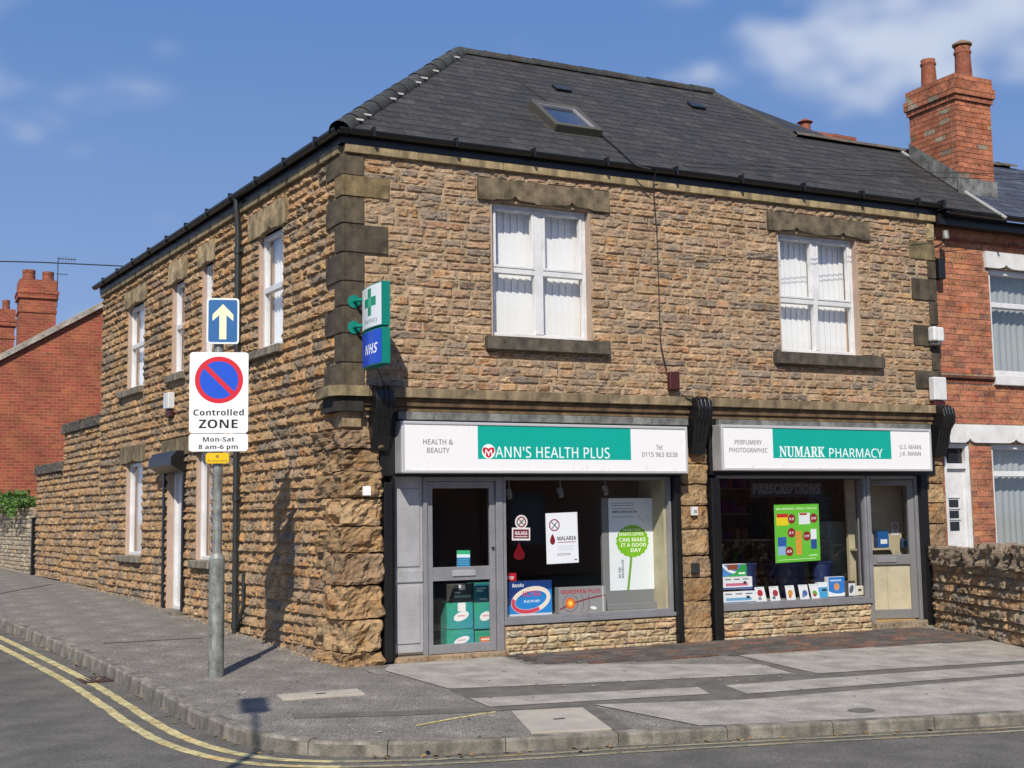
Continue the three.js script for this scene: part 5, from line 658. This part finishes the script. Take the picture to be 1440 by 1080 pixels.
flat('malaria_poster', 'white printed poster with red drop and struck-out insect inside the left shop window', 'poster', [[767, 722], [811.5, 720], [814, 791], [769, 793.5]], -0.13, (x, w, h) => { x.fillStyle = '#e9edf2'; x.fillRect(0, 0, w, h); x.strokeStyle = '#8a2a44'; x.lineWidth = 12; x.beginPath(); x.arc(w * 0.27, h * 0.24, w * 0.15, 0, 7); x.stroke(); x.strokeStyle = '#3a3038'; x.lineWidth = 9; x.beginPath(); x.moveTo(w * 0.17, h * 0.17); x.lineTo(w * 0.37, h * 0.31); x.moveTo(w * 0.37, h * 0.17); x.lineTo(w * 0.19, h * 0.31); x.stroke(); x.fillStyle = '#7d1322'; x.beginPath(); x.moveTo(w * 0.2, h * 0.41); x.quadraticCurveTo(w * 0.36, h * 0.58, w * 0.2, h * 0.63); x.quadraticCurveTo(w * 0.04, h * 0.58, w * 0.2, h * 0.41); x.fill(); x.fillStyle = '#23242c'; fit(x, 'MALARIA', w * 0.64, h * 0.55, h * 0.11, w * 0.6, 'bold'); x.fillStyle = '#8a2a44'; x.fillRect(w * 0.36, h * 0.58, w * 0.56, 7); x.fillStyle = '#b9bcc4'; for (let k = 0; k < 4; k++) x.fillRect(w * 0.36, h * (0.66 + k * 0.025), w * 0.5, 3); x.strokeStyle = '#5c3a44'; x.lineWidth = 4; x.strokeRect(w * 0.34, h * 0.81, w * 0.4, 14); x.fillStyle = '#3a3f8c'; x.fillRect(w * 0.86, h * 0.93, w * 0.09, 10); });
flat('malaria_sticker', 'small red and white sticker with struck-out insect on the left shop window glass', 'sticker', px(720, 745.5, 742, 760), -0.13, (x, w, h) => { x.fillStyle = '#e8e6e6'; x.fillRect(0, 0, w, h); x.fillStyle = '#6d1424'; x.fillRect(w * 0.07, h * 0.14, w * 0.86, h * 0.72); x.fillStyle = '#f0eaea'; fit(x, 'MALARIA', w / 2, h * 0.58, h * 0.4, w * 0.7, 'bold'); x.fillRect(w * 0.15, h * 0.68, w * 0.7, h * 0.06); });
{ const c = at(733, 734, -0.13), o = thing('insect_roundel', 'round white roundel with crossed-out insect above the red sticker', 'sticker', null, [c.x, c.y, -0.129]); part(o, 'disc', new THREE.CircleGeometry(0.085, 32), M.white); const rg = new THREE.RingGeometry(0.05, 0.066, 32); rg.translate(0, 0, 0.002); part(o, 'ring', rg, mat(0.25, 0.02, 0.05, 0.5)); part(o, 'cross', [box(-0.045, 0.045, -0.006, 0.006, 0.002, 0.004).rotateZ(0.8), box(-0.045, 0.045, -0.006, 0.006, 0.002, 0.004).rotateZ(-0.8)], M.dark); }
{ const c = at(730, 777, -0.13), s = new THREE.Shape(); s.moveTo(0, 0.13); s.bezierCurveTo(0.03, 0.04, 0.085, 0, 0.075, -0.05); s.bezierCurveTo(0.06, -0.1, -0.06, -0.1, -0.075, -0.05); s.bezierCurveTo(-0.085, 0, -0.03, 0.04, 0, 0.13); solo('drop_sticker', new THREE.ShapeGeometry(s, 10).translate(c.x, c.y, -0.129), mat(0.16, 0.006, 0.012, 0.15), 'dark red drop-shaped sticker on the left shop window glass', 'sticker'); }
carton('display_carton', 'blue display carton with red and white ring arrow at the left window foot', [[712, 819], [776, 815], [776.5, 864], [713, 868]], -0.25, 0.14, (x, w, h) => { x.fillStyle = '#123a7c'; x.fillRect(0, 0, w, h); x.fillStyle = '#1583cf'; x.beginPath(); x.moveTo(0, h); x.lineTo(0, h * 0.75); x.quadraticCurveTo(w * 0.4, h * 0.2, w, h * 0.25); x.lineTo(w, h); x.fill(); x.lineWidth = h * 0.13; x.strokeStyle = '#efe3d2'; x.beginPath(); x.ellipse(w * 0.53, h * 0.55, w * 0.4, h * 0.32, -0.2, 0, 7); x.stroke(); x.lineWidth = h * 0.11; x.strokeStyle = '#d23a55'; x.beginPath(); x.ellipse(w * 0.53, h * 0.55, w * 0.4, h * 0.32, -0.2, 1.2, 3.6); x.stroke(); x.fillStyle = '#d23a55'; fit(x, 'ULTRA', w * 0.55, h * 0.45, h * 0.22, w * 0.42, 'bold'); x.strokeStyle = '#f3f3f3'; x.lineWidth = 2; x.fillStyle = '#e6eef5'; fit(x, 'BLUE OR GREY', w * 0.55, h * 0.62, h * 0.1, w * 0.36, 'bold'); x.fillStyle = '#f1f1f1'; fit(x, 'Bazuka', w * 0.24, h * 0.16, h * 0.14, w * 0.26, 'italic bold'); x.fillStyle = '#cfd8dc'; x.fillRect(0, h * 0.94, w, h * 0.06); }, M.navy);
flat('red_card', 'small red card with white lettering behind the blue display carton', 'card', px(710, 726, 806, 817), -0.3, (x, w, h) => { x.fillStyle = '#c3172d'; x.fillRect(0, 0, w, h); x.fillStyle = '#f4f0f0'; fit(x, 'NEW', w * 0.4, h * 0.8, h * 0.55, w * 0.7, 'italic bold'); });
carton('display_carton', 'grey display carton with orange glowing disc at the left window foot', [[786, 826.5], [852, 824], [852, 860], [787, 863]], -0.25, 0.12, (x, w, h) => { x.fillStyle = '#8f9192'; x.fillRect(0, 0, w, h); for (let k = 1; k < 6; k++) { x.strokeStyle = k % 2 ? '#74525a' : '#9a8a90'; x.lineWidth = 7; x.beginPath(); x.arc(w * 0.23, h * 0.62, h * (0.2 + k * 0.13), 0, 7); x.stroke(); } x.fillStyle = '#8f9192'; x.fillRect(0, 0, w, h * 0.3); x.strokeStyle = '#7b1d2e'; x.lineWidth = 14; x.beginPath(); x.moveTo(0, h * 0.85); x.quadraticCurveTo(w * 0.4, h * 0.48, w, h * 0.36); x.stroke(); const q = x.createRadialGradient(w * 0.23, h * 0.62, 2, w * 0.23, h * 0.62, h * 0.22); q.addColorStop(0, '#fff3b0'); q.addColorStop(0.4, '#f0b020'); q.addColorStop(1, '#d8451a'); x.fillStyle = q; x.beginPath(); x.arc(w * 0.23, h * 0.62, h * 0.22, 0, 7); x.fill(); x.fillStyle = '#b3202e'; fit(x, 'NUROFEN PLUS', w * 0.46, h * 0.25, h * 0.22, w * 0.86, 'bold'); x.fillStyle = '#f2f2f2'; x.beginPath(); x.ellipse(w * 0.73, h * 0.84, w * 0.07, h * 0.06, 0.2, 0, 7); x.fill(); x.fillStyle = '#d8d8d8'; x.fillRect(w * 0.93, 0, w * 0.02, h); }, M.grey);
// poster stand
{ const z = -0.42, a = at(846, 700, z), b = at(932, 852, z), o = thing('poster_stand', 'grey display stand holding a white poster with a lime green flower', 'display stand', null, [(a.x + b.x) / 2, 0.43, z]); const w = b.x - a.x, h = a.y - 0.43; part(o, 'stand', [box(-w / 2, w / 2, 0, h, -0.06, 0, 0.01), box(-w / 2 + 0.02, w / 2, -0.0, 0.08, 0, 0.06, 0.01)], mat(0.2, 0.21, 0.21, 0.5));
  const c = [[855, 701], [924, 700], [926.5, 828], [857, 831]].map(q => at(q[0], q[1], z)); const f = new THREE.PlaneGeometry(c[1].x - c[0].x, c[0].y - c[3].y); f.translate((c[0].x + c[1].x) / 2 - o.position.x, (c[0].y + c[3].y) / 2 - 0.43, 0.004);
  part(o, 'poster', f, mat(1, 1, 1, 0.5, { map: canvas(420, 780, (x, w, h) => { x.fillStyle = '#e6eff2'; x.fillRect(0, 0, w, h); x.fillStyle = '#4c5a62'; fit(x, '0808 808 00 00', w * 0.32, h * 0.16, h * 0.035, w * 0.5, 'bold'); x.fillStyle = '#8d9aa0'; for (const y of [0.05, 0.075, 0.11, 0.2]) x.fillRect(w * 0.06, h * y, w * 0.45, 5); x.fillStyle = '#7cbf1e'; x.beginPath(); for (let k = 0; k < 60; k++) { const t = k / 60 * 6.283, r = w * (0.315 + (k % 3) * 0.011); x.lineTo(w * 0.47 + r * Math.cos(t), h * 0.47 + r * Math.sin(t)); } x.fill(); x.strokeStyle = '#7aa845'; x.lineWidth = 20; x.beginPath(); x.moveTo(w * 0.44, h * 0.64); x.lineTo(w * 0.36, h); x.stroke(); x.fillStyle = '#f4fbe8'; fit(x, 'HAVING YOUR', w * 0.46, h * 0.36, h * 0.035, w * 0.36, 'bold'); fit(x, 'SPIRITS LIFTED', w * 0.45, h * 0.41, h * 0.045, w * 0.5, 'bold'); fit(x, 'CAN MAKE', w * 0.47, h * 0.475, h * 0.06, w * 0.55, 'bold'); fit(x, 'IT A GOOD', w * 0.49, h * 0.53, h * 0.055, w * 0.52, 'bold'); fit(x, 'DAY', w * 0.53, h * 0.59, h * 0.06, w * 0.22, 'bold'); x.fillStyle = '#3c474c'; x.save(); x.translate(w * 0.22, h * 0.87); x.rotate(-1.57); x.textAlign = 'left'; x.font = 'bold 26px sans-serif'; x.fillText('WE ARE', 0, 0); x.fillText('MACMILLAN', 0, 26); x.restore(); x.strokeStyle = '#8fae55'; x.lineWidth = 3; for (let k = 0; k < 9; k++) { x.beginPath(); x.moveTo(w * (0.6 + 0.04 * k), h * (0.22 + 0.02 * (k % 3))); x.lineTo(w * (0.62 + 0.04 * k), h * (0.18 + 0.03 * (k % 4))); x.stroke(); } }) })); }
part(shop, 'window_return', box(4.36, 4.4, 0.43, 2.1, -0.75, -0.155), M.cream);
// window spotlights
for (const [a, b] of [[716, 690], [788, 688], [851, 685], [920, 684]]) { const p = at(a, b, -0.45), o = thing('window_spotlight', `small unlit spotlight ${({ 716: 'beside the door frame', 788: 'above the insect poster', 851: 'above the left edge of the poster stand', 920: 'above the right edge of the poster stand' })[a]} in the left shop window`, 'spotlight', 'spotlights in the left shop window', [p.x, p.y - 0.05, -0.45]); part(o, 'stem', cyl(0.008, 0.008, 0.06, Math.max(0.1, 2.8 - p.y + 0.05), 0, 0, 6), M.grey); const h = cyl(0.03, 0.045, -0.05, 0.06, 0, 0, 12); h.rotateX(-0.5); part(o, 'lamp_head', h, M.grey); }
// goods behind the shop door
flat('opening_times_card', 'small blue card with green tab on the glass of the shop door', 'card', px(642.5, 661, 774, 797), -0.13, (x, w, h) => { x.fillStyle = '#1f7fae'; x.fillRect(0, 0, w, h); x.fillStyle = '#39b27c'; x.fillRect(0, 0, w, h * 0.24); x.fillStyle = '#dceef4'; x.fillRect(0, h * 0.24, w, h * 0.2); x.fillStyle = '#9fd0e4'; for (let k = 0; k < 4; k++) x.fillRect(w * 0.1, h * (0.55 + k * 0.1), w * 0.8, 8); });
const tealArt = (l, wht) => (x, w, h) => { const q = x.createLinearGradient(0, 0, w, h); q.addColorStop(0, '#2ea37a'); q.addColorStop(1, '#1c86a8'); x.fillStyle = q; x.fillRect(0, 0, w, h); x.strokeStyle = '#5bc0a8'; x.lineWidth = 5; for (let k = 2; k < 8; k++) { x.beginPath(); x.ellipse(w * 0.55, h * 0.52, w * 0.07 * k, h * 0.08 * k, -0.2, 0, 7); x.stroke(); } x.fillStyle = '#f0efee'; x.beginPath(); x.ellipse(w * 0.55, h * 0.52, w * 0.3, h * 0.17, -0.3, 0, 7); x.fill(); x.fillStyle = '#d99aa6'; x.fillRect(w * 0.4, h * 0.48, w * 0.3, h * 0.05); if (wht) { x.fillStyle = '#f2f2f0'; x.fillRect(w * 0.42, 0, w * 0.3, h * 0.33); } };
const tealM = mat(0.05, 0.28, 0.22, 0.5);
carton('teal_carton', 'teal carton with oval label and taped white note in the door stack', [[628, 848], [665, 847], [665.5, 884], [628, 885]], -0.32, 0.25, tealArt('', true), tealM, 'cartons stacked behind the shop door');
carton('teal_carton', 'teal carton with oval label at the bottom of the door stack', [[628, 885.5], [666, 885], [667, 915], [628, 915]], -0.32, 0.25, tealArt('', false), tealM, 'cartons stacked behind the shop door');
carton('teal_carton', 'green carton with oval label behind the door beside the noted carton', [[667, 848], [696, 846], [696, 883], [667, 886]], -0.34, 0.25, tealArt('', false), tealM, 'cartons stacked behind the shop door');
carton('teal_carton', 'green carton with orange sticker at the foot of the door glass', [[668, 889], [700, 884], [700, 915], [668, 915]], -0.35, 0.25, (x, w, h) => { x.fillStyle = '#2a9a7c'; x.fillRect(0, 0, w, h); x.fillStyle = '#d8622a'; x.fillRect(w * 0.2, h * 0.3, w * 0.75, h * 0.42); x.fillStyle = '#f3ddc8'; x.fillRect(w * 0.26, h * 0.38, w * 0.6, h * 0.1); x.fillRect(w * 0.26, h * 0.55, w * 0.6, h * 0.1); }, tealM, 'cartons stacked behind the shop door');
carton('teal_carton', 'dark teal carton on top of the door stack', [[667, 821], [695, 819], [695, 846], [667, 848]], -0.36, 0.2, (x, w, h) => { x.fillStyle = '#1f6f7e'; x.fillRect(0, 0, w, h); x.fillStyle = '#a8d8c8'; x.fillRect(w * 0.1, h * 0.22, w * 0.5, h * 0.08); x.fillRect(w * 0.1, h * 0.34, w * 0.34, h * 0.1); x.fillStyle = '#cfe6e0'; x.fillRect(w * 0.25, h * 0.8, w * 0.4, h * 0.06); }, tealM, 'cartons stacked behind the shop door');
carton('card_dispenser', 'dark glossy dispenser with small white tag on top of the noted carton', [[638, 822], [663, 822], [664, 847], [636, 847]], -0.38, 0.2, (x, w, h) => { x.fillStyle = '#2b3b3a'; x.fillRect(0, 0, w, h); x.fillStyle = '#dcdcda'; x.fillRect(w * 0.3, 0, w * 0.34, h * 0.3); x.fillStyle = '#7d9a8c'; x.fillRect(w * 0.05, h * 0.6, w * 0.9, h * 0.16); x.fillStyle = '#b9c4be'; x.fillRect(w * 0.1, h * 0.4, w * 0.3, h * 0.1); }, M.dark);
// right window
flat('offer_poster', 'lime green offer poster with products and round price spots in the right window', 'poster', [[1088.5, 710], [1151, 708.5], [1154, 788], [1091, 792]], -0.14, (x, w, h) => { x.fillStyle = '#66bf35'; x.fillRect(0, 0, w, h); x.fillStyle = '#d8eec4'; fit(x, 'BIG BRANDS, SMALL PRICES!', w / 2, h * 0.09, h * 0.05, w * 0.92, 'bold'); x.fillStyle = '#e6cf22'; x.fillRect(w * 0.04, h * 0.18, w * 0.27, h * 0.18); x.fillStyle = '#c4232a'; x.fillRect(w * 0.05, h * 0.16, w * 0.25, h * 0.06); x.fillStyle = '#dfe6ea'; x.fillRect(w * 0.54, h * 0.15, w * 0.25, h * 0.2); x.fillStyle = '#b03038'; x.fillRect(w * 0.56, h * 0.155, w * 0.17, h * 0.035); x.fillStyle = '#2c5fa8'; x.fillRect(w * 0.06, h * 0.56, w * 0.19, h * 0.18); x.fillStyle = '#8fb4d8'; x.fillRect(w * 0.06, h * 0.72, w * 0.17, h * 0.15); x.fillStyle = '#d89a3a'; x.fillRect(w * 0.46, h * 0.46, w * 0.13, h * 0.42); x.fillStyle = '#e8ecee'; x.fillRect(w * 0.8, h * 0.44, w * 0.13, h * 0.2); x.fillStyle = '#2c4f98'; x.fillRect(w * 0.8, h * 0.62, w * 0.13, h * 0.17); for (const [u, v, s] of [[0.38, 0.25, '£1.29'], [0.88, 0.25, '£3.49'], [0.37, 0.49, '£1'], [0.71, 0.56, '£1.99'], [0.31, 0.81, '£5']]) { x.fillStyle = '#8c1c2a'; x.beginPath(); x.arc(w * u, h * v, w * 0.085, 0, 7); x.fill(); x.fillStyle = '#f6eef0'; fit(x, s, w * u, h * v + h * 0.02, h * 0.06, w * 0.11, 'bold'); } x.fillStyle = '#e8f4da'; fit(x, 'NUMARK', w * 0.84, h * 0.91, h * 0.03, w * 0.2, 'bold'); x.fillRect(w * 0.05, h * 0.95, w * 0.85, 4); });
flat('prescriptions_sign', 'dim dark sign with outlined capital lettering hung high in the right window', 'window sign', px(1056, 1156, 675, 699), -0.3, (x, w, h) => { x.fillStyle = '#0d0d0d'; x.fillRect(0, 0, w, h); x.strokeStyle = '#8a8a88'; x.lineWidth = 4; x.font = `bold ${h * 0.75}px sans-serif`; const m = x.measureText('PRESCRIPTIONS').width; x.save(); x.scale(w * 0.96 / m, 1); x.strokeText('PRESCRIPTIONS', w * 0.02, h * 0.78); x.restore(); });
flat('opening_sticker', 'narrow upright white sticker with dark lettering by the right door post', 'sticker', px(1214.5, 1220.5, 728, 759), -0.13, (x, w, h) => { x.fillStyle = '#dcdfe0'; x.fillRect(0, 0, w, h); x.fillStyle = '#39414a'; for (let k = 0; k < 7; k++) x.fillRect(w * 0.25, h * (0.1 + k * 0.12), w * 0.5, h * 0.08); });
{ const a = at(1165, 733, -1.2), b = at(1192, 826, -1.2); solo('shelf_panel', box(a.x, b.x, 0.1, a.y, -1.9, -1.2, 0.01), M.palePanel, 'pale green upright shelf end standing behind the right shop window', 'shelf'); }
for (const [a, b, c] of [[1150, 1170, 793], [1090, 1126, 790], [1044, 1064, 795]]) { const p = at(a, c, -0.9), q = at(b, c, -0.9); const o = thing('storage_tub', `dark blue plastic tub ${({ 1150: 'beside the pale shelf end', 1090: 'right under the lime offer poster', 1044: 'behind the tray cartons' })[a]} in the right window`, 'tub', 'blue tubs in the right window', [(p.x + q.x) / 2, 0.1, -1.0]); const w = (q.x - p.x) / 2, h = p.y - 0.1; part(o, 'tub_body', new THREE.CylinderGeometry(w * 1.3, w * 1.05, h, 4, 1).rotateY(Math.PI / 4).translate(0, h / 2, 0), M.navy); part(o, 'rim', box(-w * 1.0, w * 1.0, h, h + 0.03, -w, w, 0.008), M.navy); }
const leaf = (k) => (x, w, h) => { x.fillStyle = '#e9edee'; x.fillRect(0, 0, w, h); x.fillStyle = ['#b9303c', '#a83242', '#d99a3c', '#4a6aa8', '#5faf3c'][k]; x.beginPath(); x.arc(w * (k % 2 ? 0.6 : 0.5), h * (0.4 + 0.06 * k), w * 0.28, 0, 7); x.fill(); x.fillStyle = ['#7a8a96', '#5a7a8a', '#c8642c', '#6c86b8', '#b8323c'][k]; x.fillRect(w * 0.25, h * 0.66, w * 0.3, h * 0.2); x.fillStyle = '#b8bec2'; x.fillRect(w * 0.1, h * 0.06, w * 0.6, h * 0.04); };
['red spot near its middle', 'red spot and grey bottle', 'amber bottle', 'blue picture and spot', 'green and red picture'].forEach((s, k) => { const c = [[[1061, 826], [1074, 825], [1079, 846], [1064, 847.5]], [[1081, 825], [1094, 824], [1098, 845], [1084, 846]], [[1103.5, 823.5], [1116, 823], [1119.5, 843], [1107, 844]], [[1122, 822.5], [1135, 822], [1138.5, 842], [1126, 843.5]], [[1137, 821.5], [1149, 821], [1153.5, 841], [1142, 842]]][k]; flat('leaflet', `white leaflet with ${s} leaning in the right window row`, 'leaflet', c, -0.2, leaf(k), 0, 'leaflets along the right window foot'); });
carton('window_carton', 'light blue carton standing at the end of the leaflet row', px(1150.5, 1164, 819, 841), -0.22, 0.06, (x, w, h) => { x.fillStyle = '#4aa6d8'; x.fillRect(0, 0, w, h); x.fillStyle = '#e6f2f8'; x.fillRect(0, 0, w, h * 0.3); x.fillStyle = '#22303c'; x.fillRect(w * 0.4, h * 0.42, w * 0.5, h * 0.14); }, M.white);
carton('window_carton', 'larger blue and white carton with hand picture in the right window', px(1165, 1188, 811, 839), -0.24, 0.08, (x, w, h) => { x.fillStyle = '#2f7fd0'; x.fillRect(0, 0, w, h); x.fillStyle = '#eef2f5'; x.beginPath(); x.moveTo(0, h * 0.72); x.quadraticCurveTo(w * 0.5, h * 0.95, w, h * 0.8); x.lineTo(w, h); x.lineTo(0, h); x.fill(); x.fillStyle = '#d99a6a'; x.beginPath(); x.ellipse(w * 0.5, h * 0.5, w * 0.17, h * 0.2, 0.3, 0, 7); x.fill(); x.fillStyle = '#bcd8f0'; x.fillRect(w * 0.1, h * 0.14, w * 0.7, h * 0.08); }, M.white);
carton('window_carton', 'dark brown and white carton beside the blue hand carton', px(1189, 1203, 817, 838), -0.26, 0.08, (x, w, h) => { x.fillStyle = '#4a4038'; x.fillRect(0, 0, w, h); x.fillStyle = '#dadfe2'; x.fillRect(w * 0.3, h * 0.15, w * 0.7, h * 0.85); x.fillStyle = '#52606c'; x.beginPath(); x.ellipse(w * 0.6, h * 0.55, w * 0.2, h * 0.3, 0.4, 0, 7); x.fill(); }, M.dark);
carton('window_carton', 'cream carton nearest the right door post', px(1205, 1221, 824, 837), -0.24, 0.08, (x, w, h) => { x.fillStyle = '#ded8c0'; x.fillRect(0, 0, w, h); x.fillStyle = '#3a3a34'; x.fillRect(w * 0.1, h * 0.3, w * 0.3, h * 0.25); }, M.white);
carton('nappy_carton', 'carton with green corner and brown picture at the left end of the right window', px(1014, 1050, 793.5, 811), -0.3, 0.15, (x, w, h) => { x.fillStyle = '#2f9a52'; x.fillRect(0, 0, w, h); x.fillStyle = '#4a86c8'; x.beginPath(); x.moveTo(0, 0); x.lineTo(w * 0.8, 0); x.quadraticCurveTo(w * 0.5, h, 0, h); x.fill(); x.fillStyle = '#e8eef2'; x.beginPath(); x.moveTo(0, 0); x.quadraticCurveTo(w * 0.2, h * 0.7, w * 0.5, h * 0.75); x.lineTo(w * 0.6, h * 0.6); x.quadraticCurveTo(w * 0.3, h * 0.5, w * 0.1, 0); x.fill(); x.fillStyle = '#8a4a34'; x.fillRect(w * 0.25, 0, w * 0.4, h * 0.45); x.fillStyle = '#e8f2ea'; x.fillRect(w * 0.68, h * 0.68, w * 0.26, h * 0.14); }, M.white);
for (const [k, y] of [[0, 811.5], [1, 832]]) carton('tray_carton', ['upper white tray carton with pink print at the left end of the right window', 'lower white tray carton with blue print on the right window deck'][k], px(1016, 1058 + k * 6, y, y + 17), -0.24 + k * 0.05, 0.14, (x, w, h) => { x.fillStyle = '#e4e8ea'; x.fillRect(0, 0, w, h); x.fillStyle = k ? '#6aa8cc' : '#c86a86'; x.fillRect(w * 0.1, h * 0.5, w * 0.75, h * 0.25); x.fillStyle = '#2a3040'; x.fillRect(w * 0.7, h * 0.36, w * 0.1, h * 0.24); x.fillStyle = '#5a6a74'; for (let q = 0; q < 3; q++) x.fillRect(w * (0.08 + q * 0.3), h * 0.12, w * 0.2, h * 0.1); x.fillStyle = '#3a5a9a'; x.fillRect(0, h * 0.86, w, h * 0.14); }, M.white);
// entrance stickers and shelf goods
flat('no_smoking_sticker', 'white no smoking sticker in the glass of the entrance door', 'sticker', px(1254, 1264, 734, 753), -0.545, (x, w, h) => { x.fillStyle = '#e0e0e0'; x.fillRect(0, 0, w, h); x.strokeStyle = '#b02030'; x.lineWidth = w * 0.09; x.beginPath(); x.arc(w / 2, h * 0.32, w * 0.3, 0, 7); x.stroke(); x.beginPath(); x.moveTo(w * 0.3, h * 0.2); x.lineTo(w * 0.7, h * 0.44); x.stroke(); x.fillStyle = '#303030'; x.fillRect(w * 0.26, h * 0.3, w * 0.4, h * 0.05); x.fillStyle = '#8a8a8a'; for (let q = 0; q < 3; q++) x.fillRect(w * 0.15, h * (0.66 + q * 0.09), w * 0.7, h * 0.04); });
carton('counter_carton', 'blue carton with white label seen through the entrance door', px(1234, 1250, 747, 770), -0.45, 0.08, (x, w, h) => { x.fillStyle = '#1f5a9a'; x.fillRect(0, 0, w, h); x.fillStyle = '#dfe8ea'; x.fillRect(w * 0.25, h * 0.5, w * 0.6, h * 0.28); }, M.navy);
carton('counter_carton', 'small turquoise carton on the door rail of the entrance', px(1270, 1282, 757, 770), -0.45, 0.06, (x, w, h) => { x.fillStyle = '#1f86ac'; x.fillRect(0, 0, w, h); x.fillStyle = '#a8d6e4'; x.fillRect(0, 0, w, h * 0.25); }, M.navy);
part(shop, 'recess_shelf', box(7.76, 8.5, at(1250, 770, -0.45).y - 0.03, at(1250, 770, -0.45).y - 0.002, -0.549, -0.42), M.cream);
// shelves deep in the right shop
{ const o = thing('shop_shelving', 'dark shelving rack with goods at the back of the right shop', 'shelving', null, [6.6, 0.1, -3.6]); for (let k = 0; k < 5; k++) part(o, 'shelf', box(-1.6, 1.6, 0.25 + k * 0.42, 0.275 + k * 0.42, -0.2, 0.2), M.grey); part(o, 'back_panel', box(-1.6, 1.6, 0, 2.2, -0.22, -0.2), M.dark); const R = rng(17), gds = []; for (let k = 0; k < 5; k++) for (let x = -1.55; x < 1.5; x += 0.1 + R() * 0.08) gds.push(tint(norm(box(x, x + 0.08, 0.275 + k * 0.42, 0.38 + k * 0.42 + R() * 0.12, -0.1, 0.1)), R() * 0.5, R() * 0.4, R() * 0.45)); const m = part(o, 'packets', gds, mat(1, 1, 1, 0.5, { vertexColors: true })); m.userData.kind = 'stuff'; }

// ---------- wires ----------
const wire = (name, pts, r, label) => { solo(name, tube(pts, r, 5, 24), M.wire, label, 'cable'); };
{ const p = at(920, 246, 0.12), q = at(924, 330, 0.04), r = at(929, 480, 0.04), s = at(938, 522, 0.06); wire('wall_cable', [[p.x, 6.1, 0.2], [p.x, 5.95, 0.09], q, r, s], 0.008, 'thin black cable running down the front wall to the maroon box'); }
{ const p = at(530, 515, 0.25), q = at(542, 545, 0.2), r = at(558, 572, 0.26), s = at(568, 584, 0.28); wire('sign_cable', [[0.21, 3.34, 0.3], p, q, r, s], 0.006, 'thin grey cable looping from the projecting sign to the shop sign'); }
{ const P = (a, b) => { const d = AX[0].clone().multiplyScalar((a - 720) / 1760).addScaledVector(AX[1], -(b - 540) / 1760).add(AX[2]); const n = new THREE.Vector3(0, 0.8, 0.6), k = (n.dot(new THREE.Vector3(0, EY + 0.04, EZ)) - n.dot(CAM)) / n.dot(d); return CAM.clone().addScaledVector(d, k); }; wire('roof_cable', [P(678, 76), P(720, 108), P(770, 143)], 0.012, 'dark cable lying on the slates above the roof window'); wire('roof_cable', [P(846, 190), P(870, 210), P(894, 232), P(915, 238)], 0.012, 'dark cable lying on the slates below the roof window'); }
wire('overhead_wire', [at(-60, 366, -10), at(60, 369, -10), at(190, 375, -10), at(300, 378, -10.5)], 0.012, 'thin overhead wire crossing the sky by the brick chimney');
wire('overhead_wire', [at(960, 229, 0.9), at(1200, 239, 0.8), at(1340, 243, 0.7), at(1500, 246, 0.6)], 0.005, 'upper of two thin wires stretched in front of the slate roof');
wire('overhead_wire', [at(960, 234, 0.9), at(1200, 246, 0.8), at(1340, 250, 0.7), at(1500, 254, 0.6)], 0.005, 'lower of two thin wires stretched in front of the slate roof');

renderer.render(scene, camera);
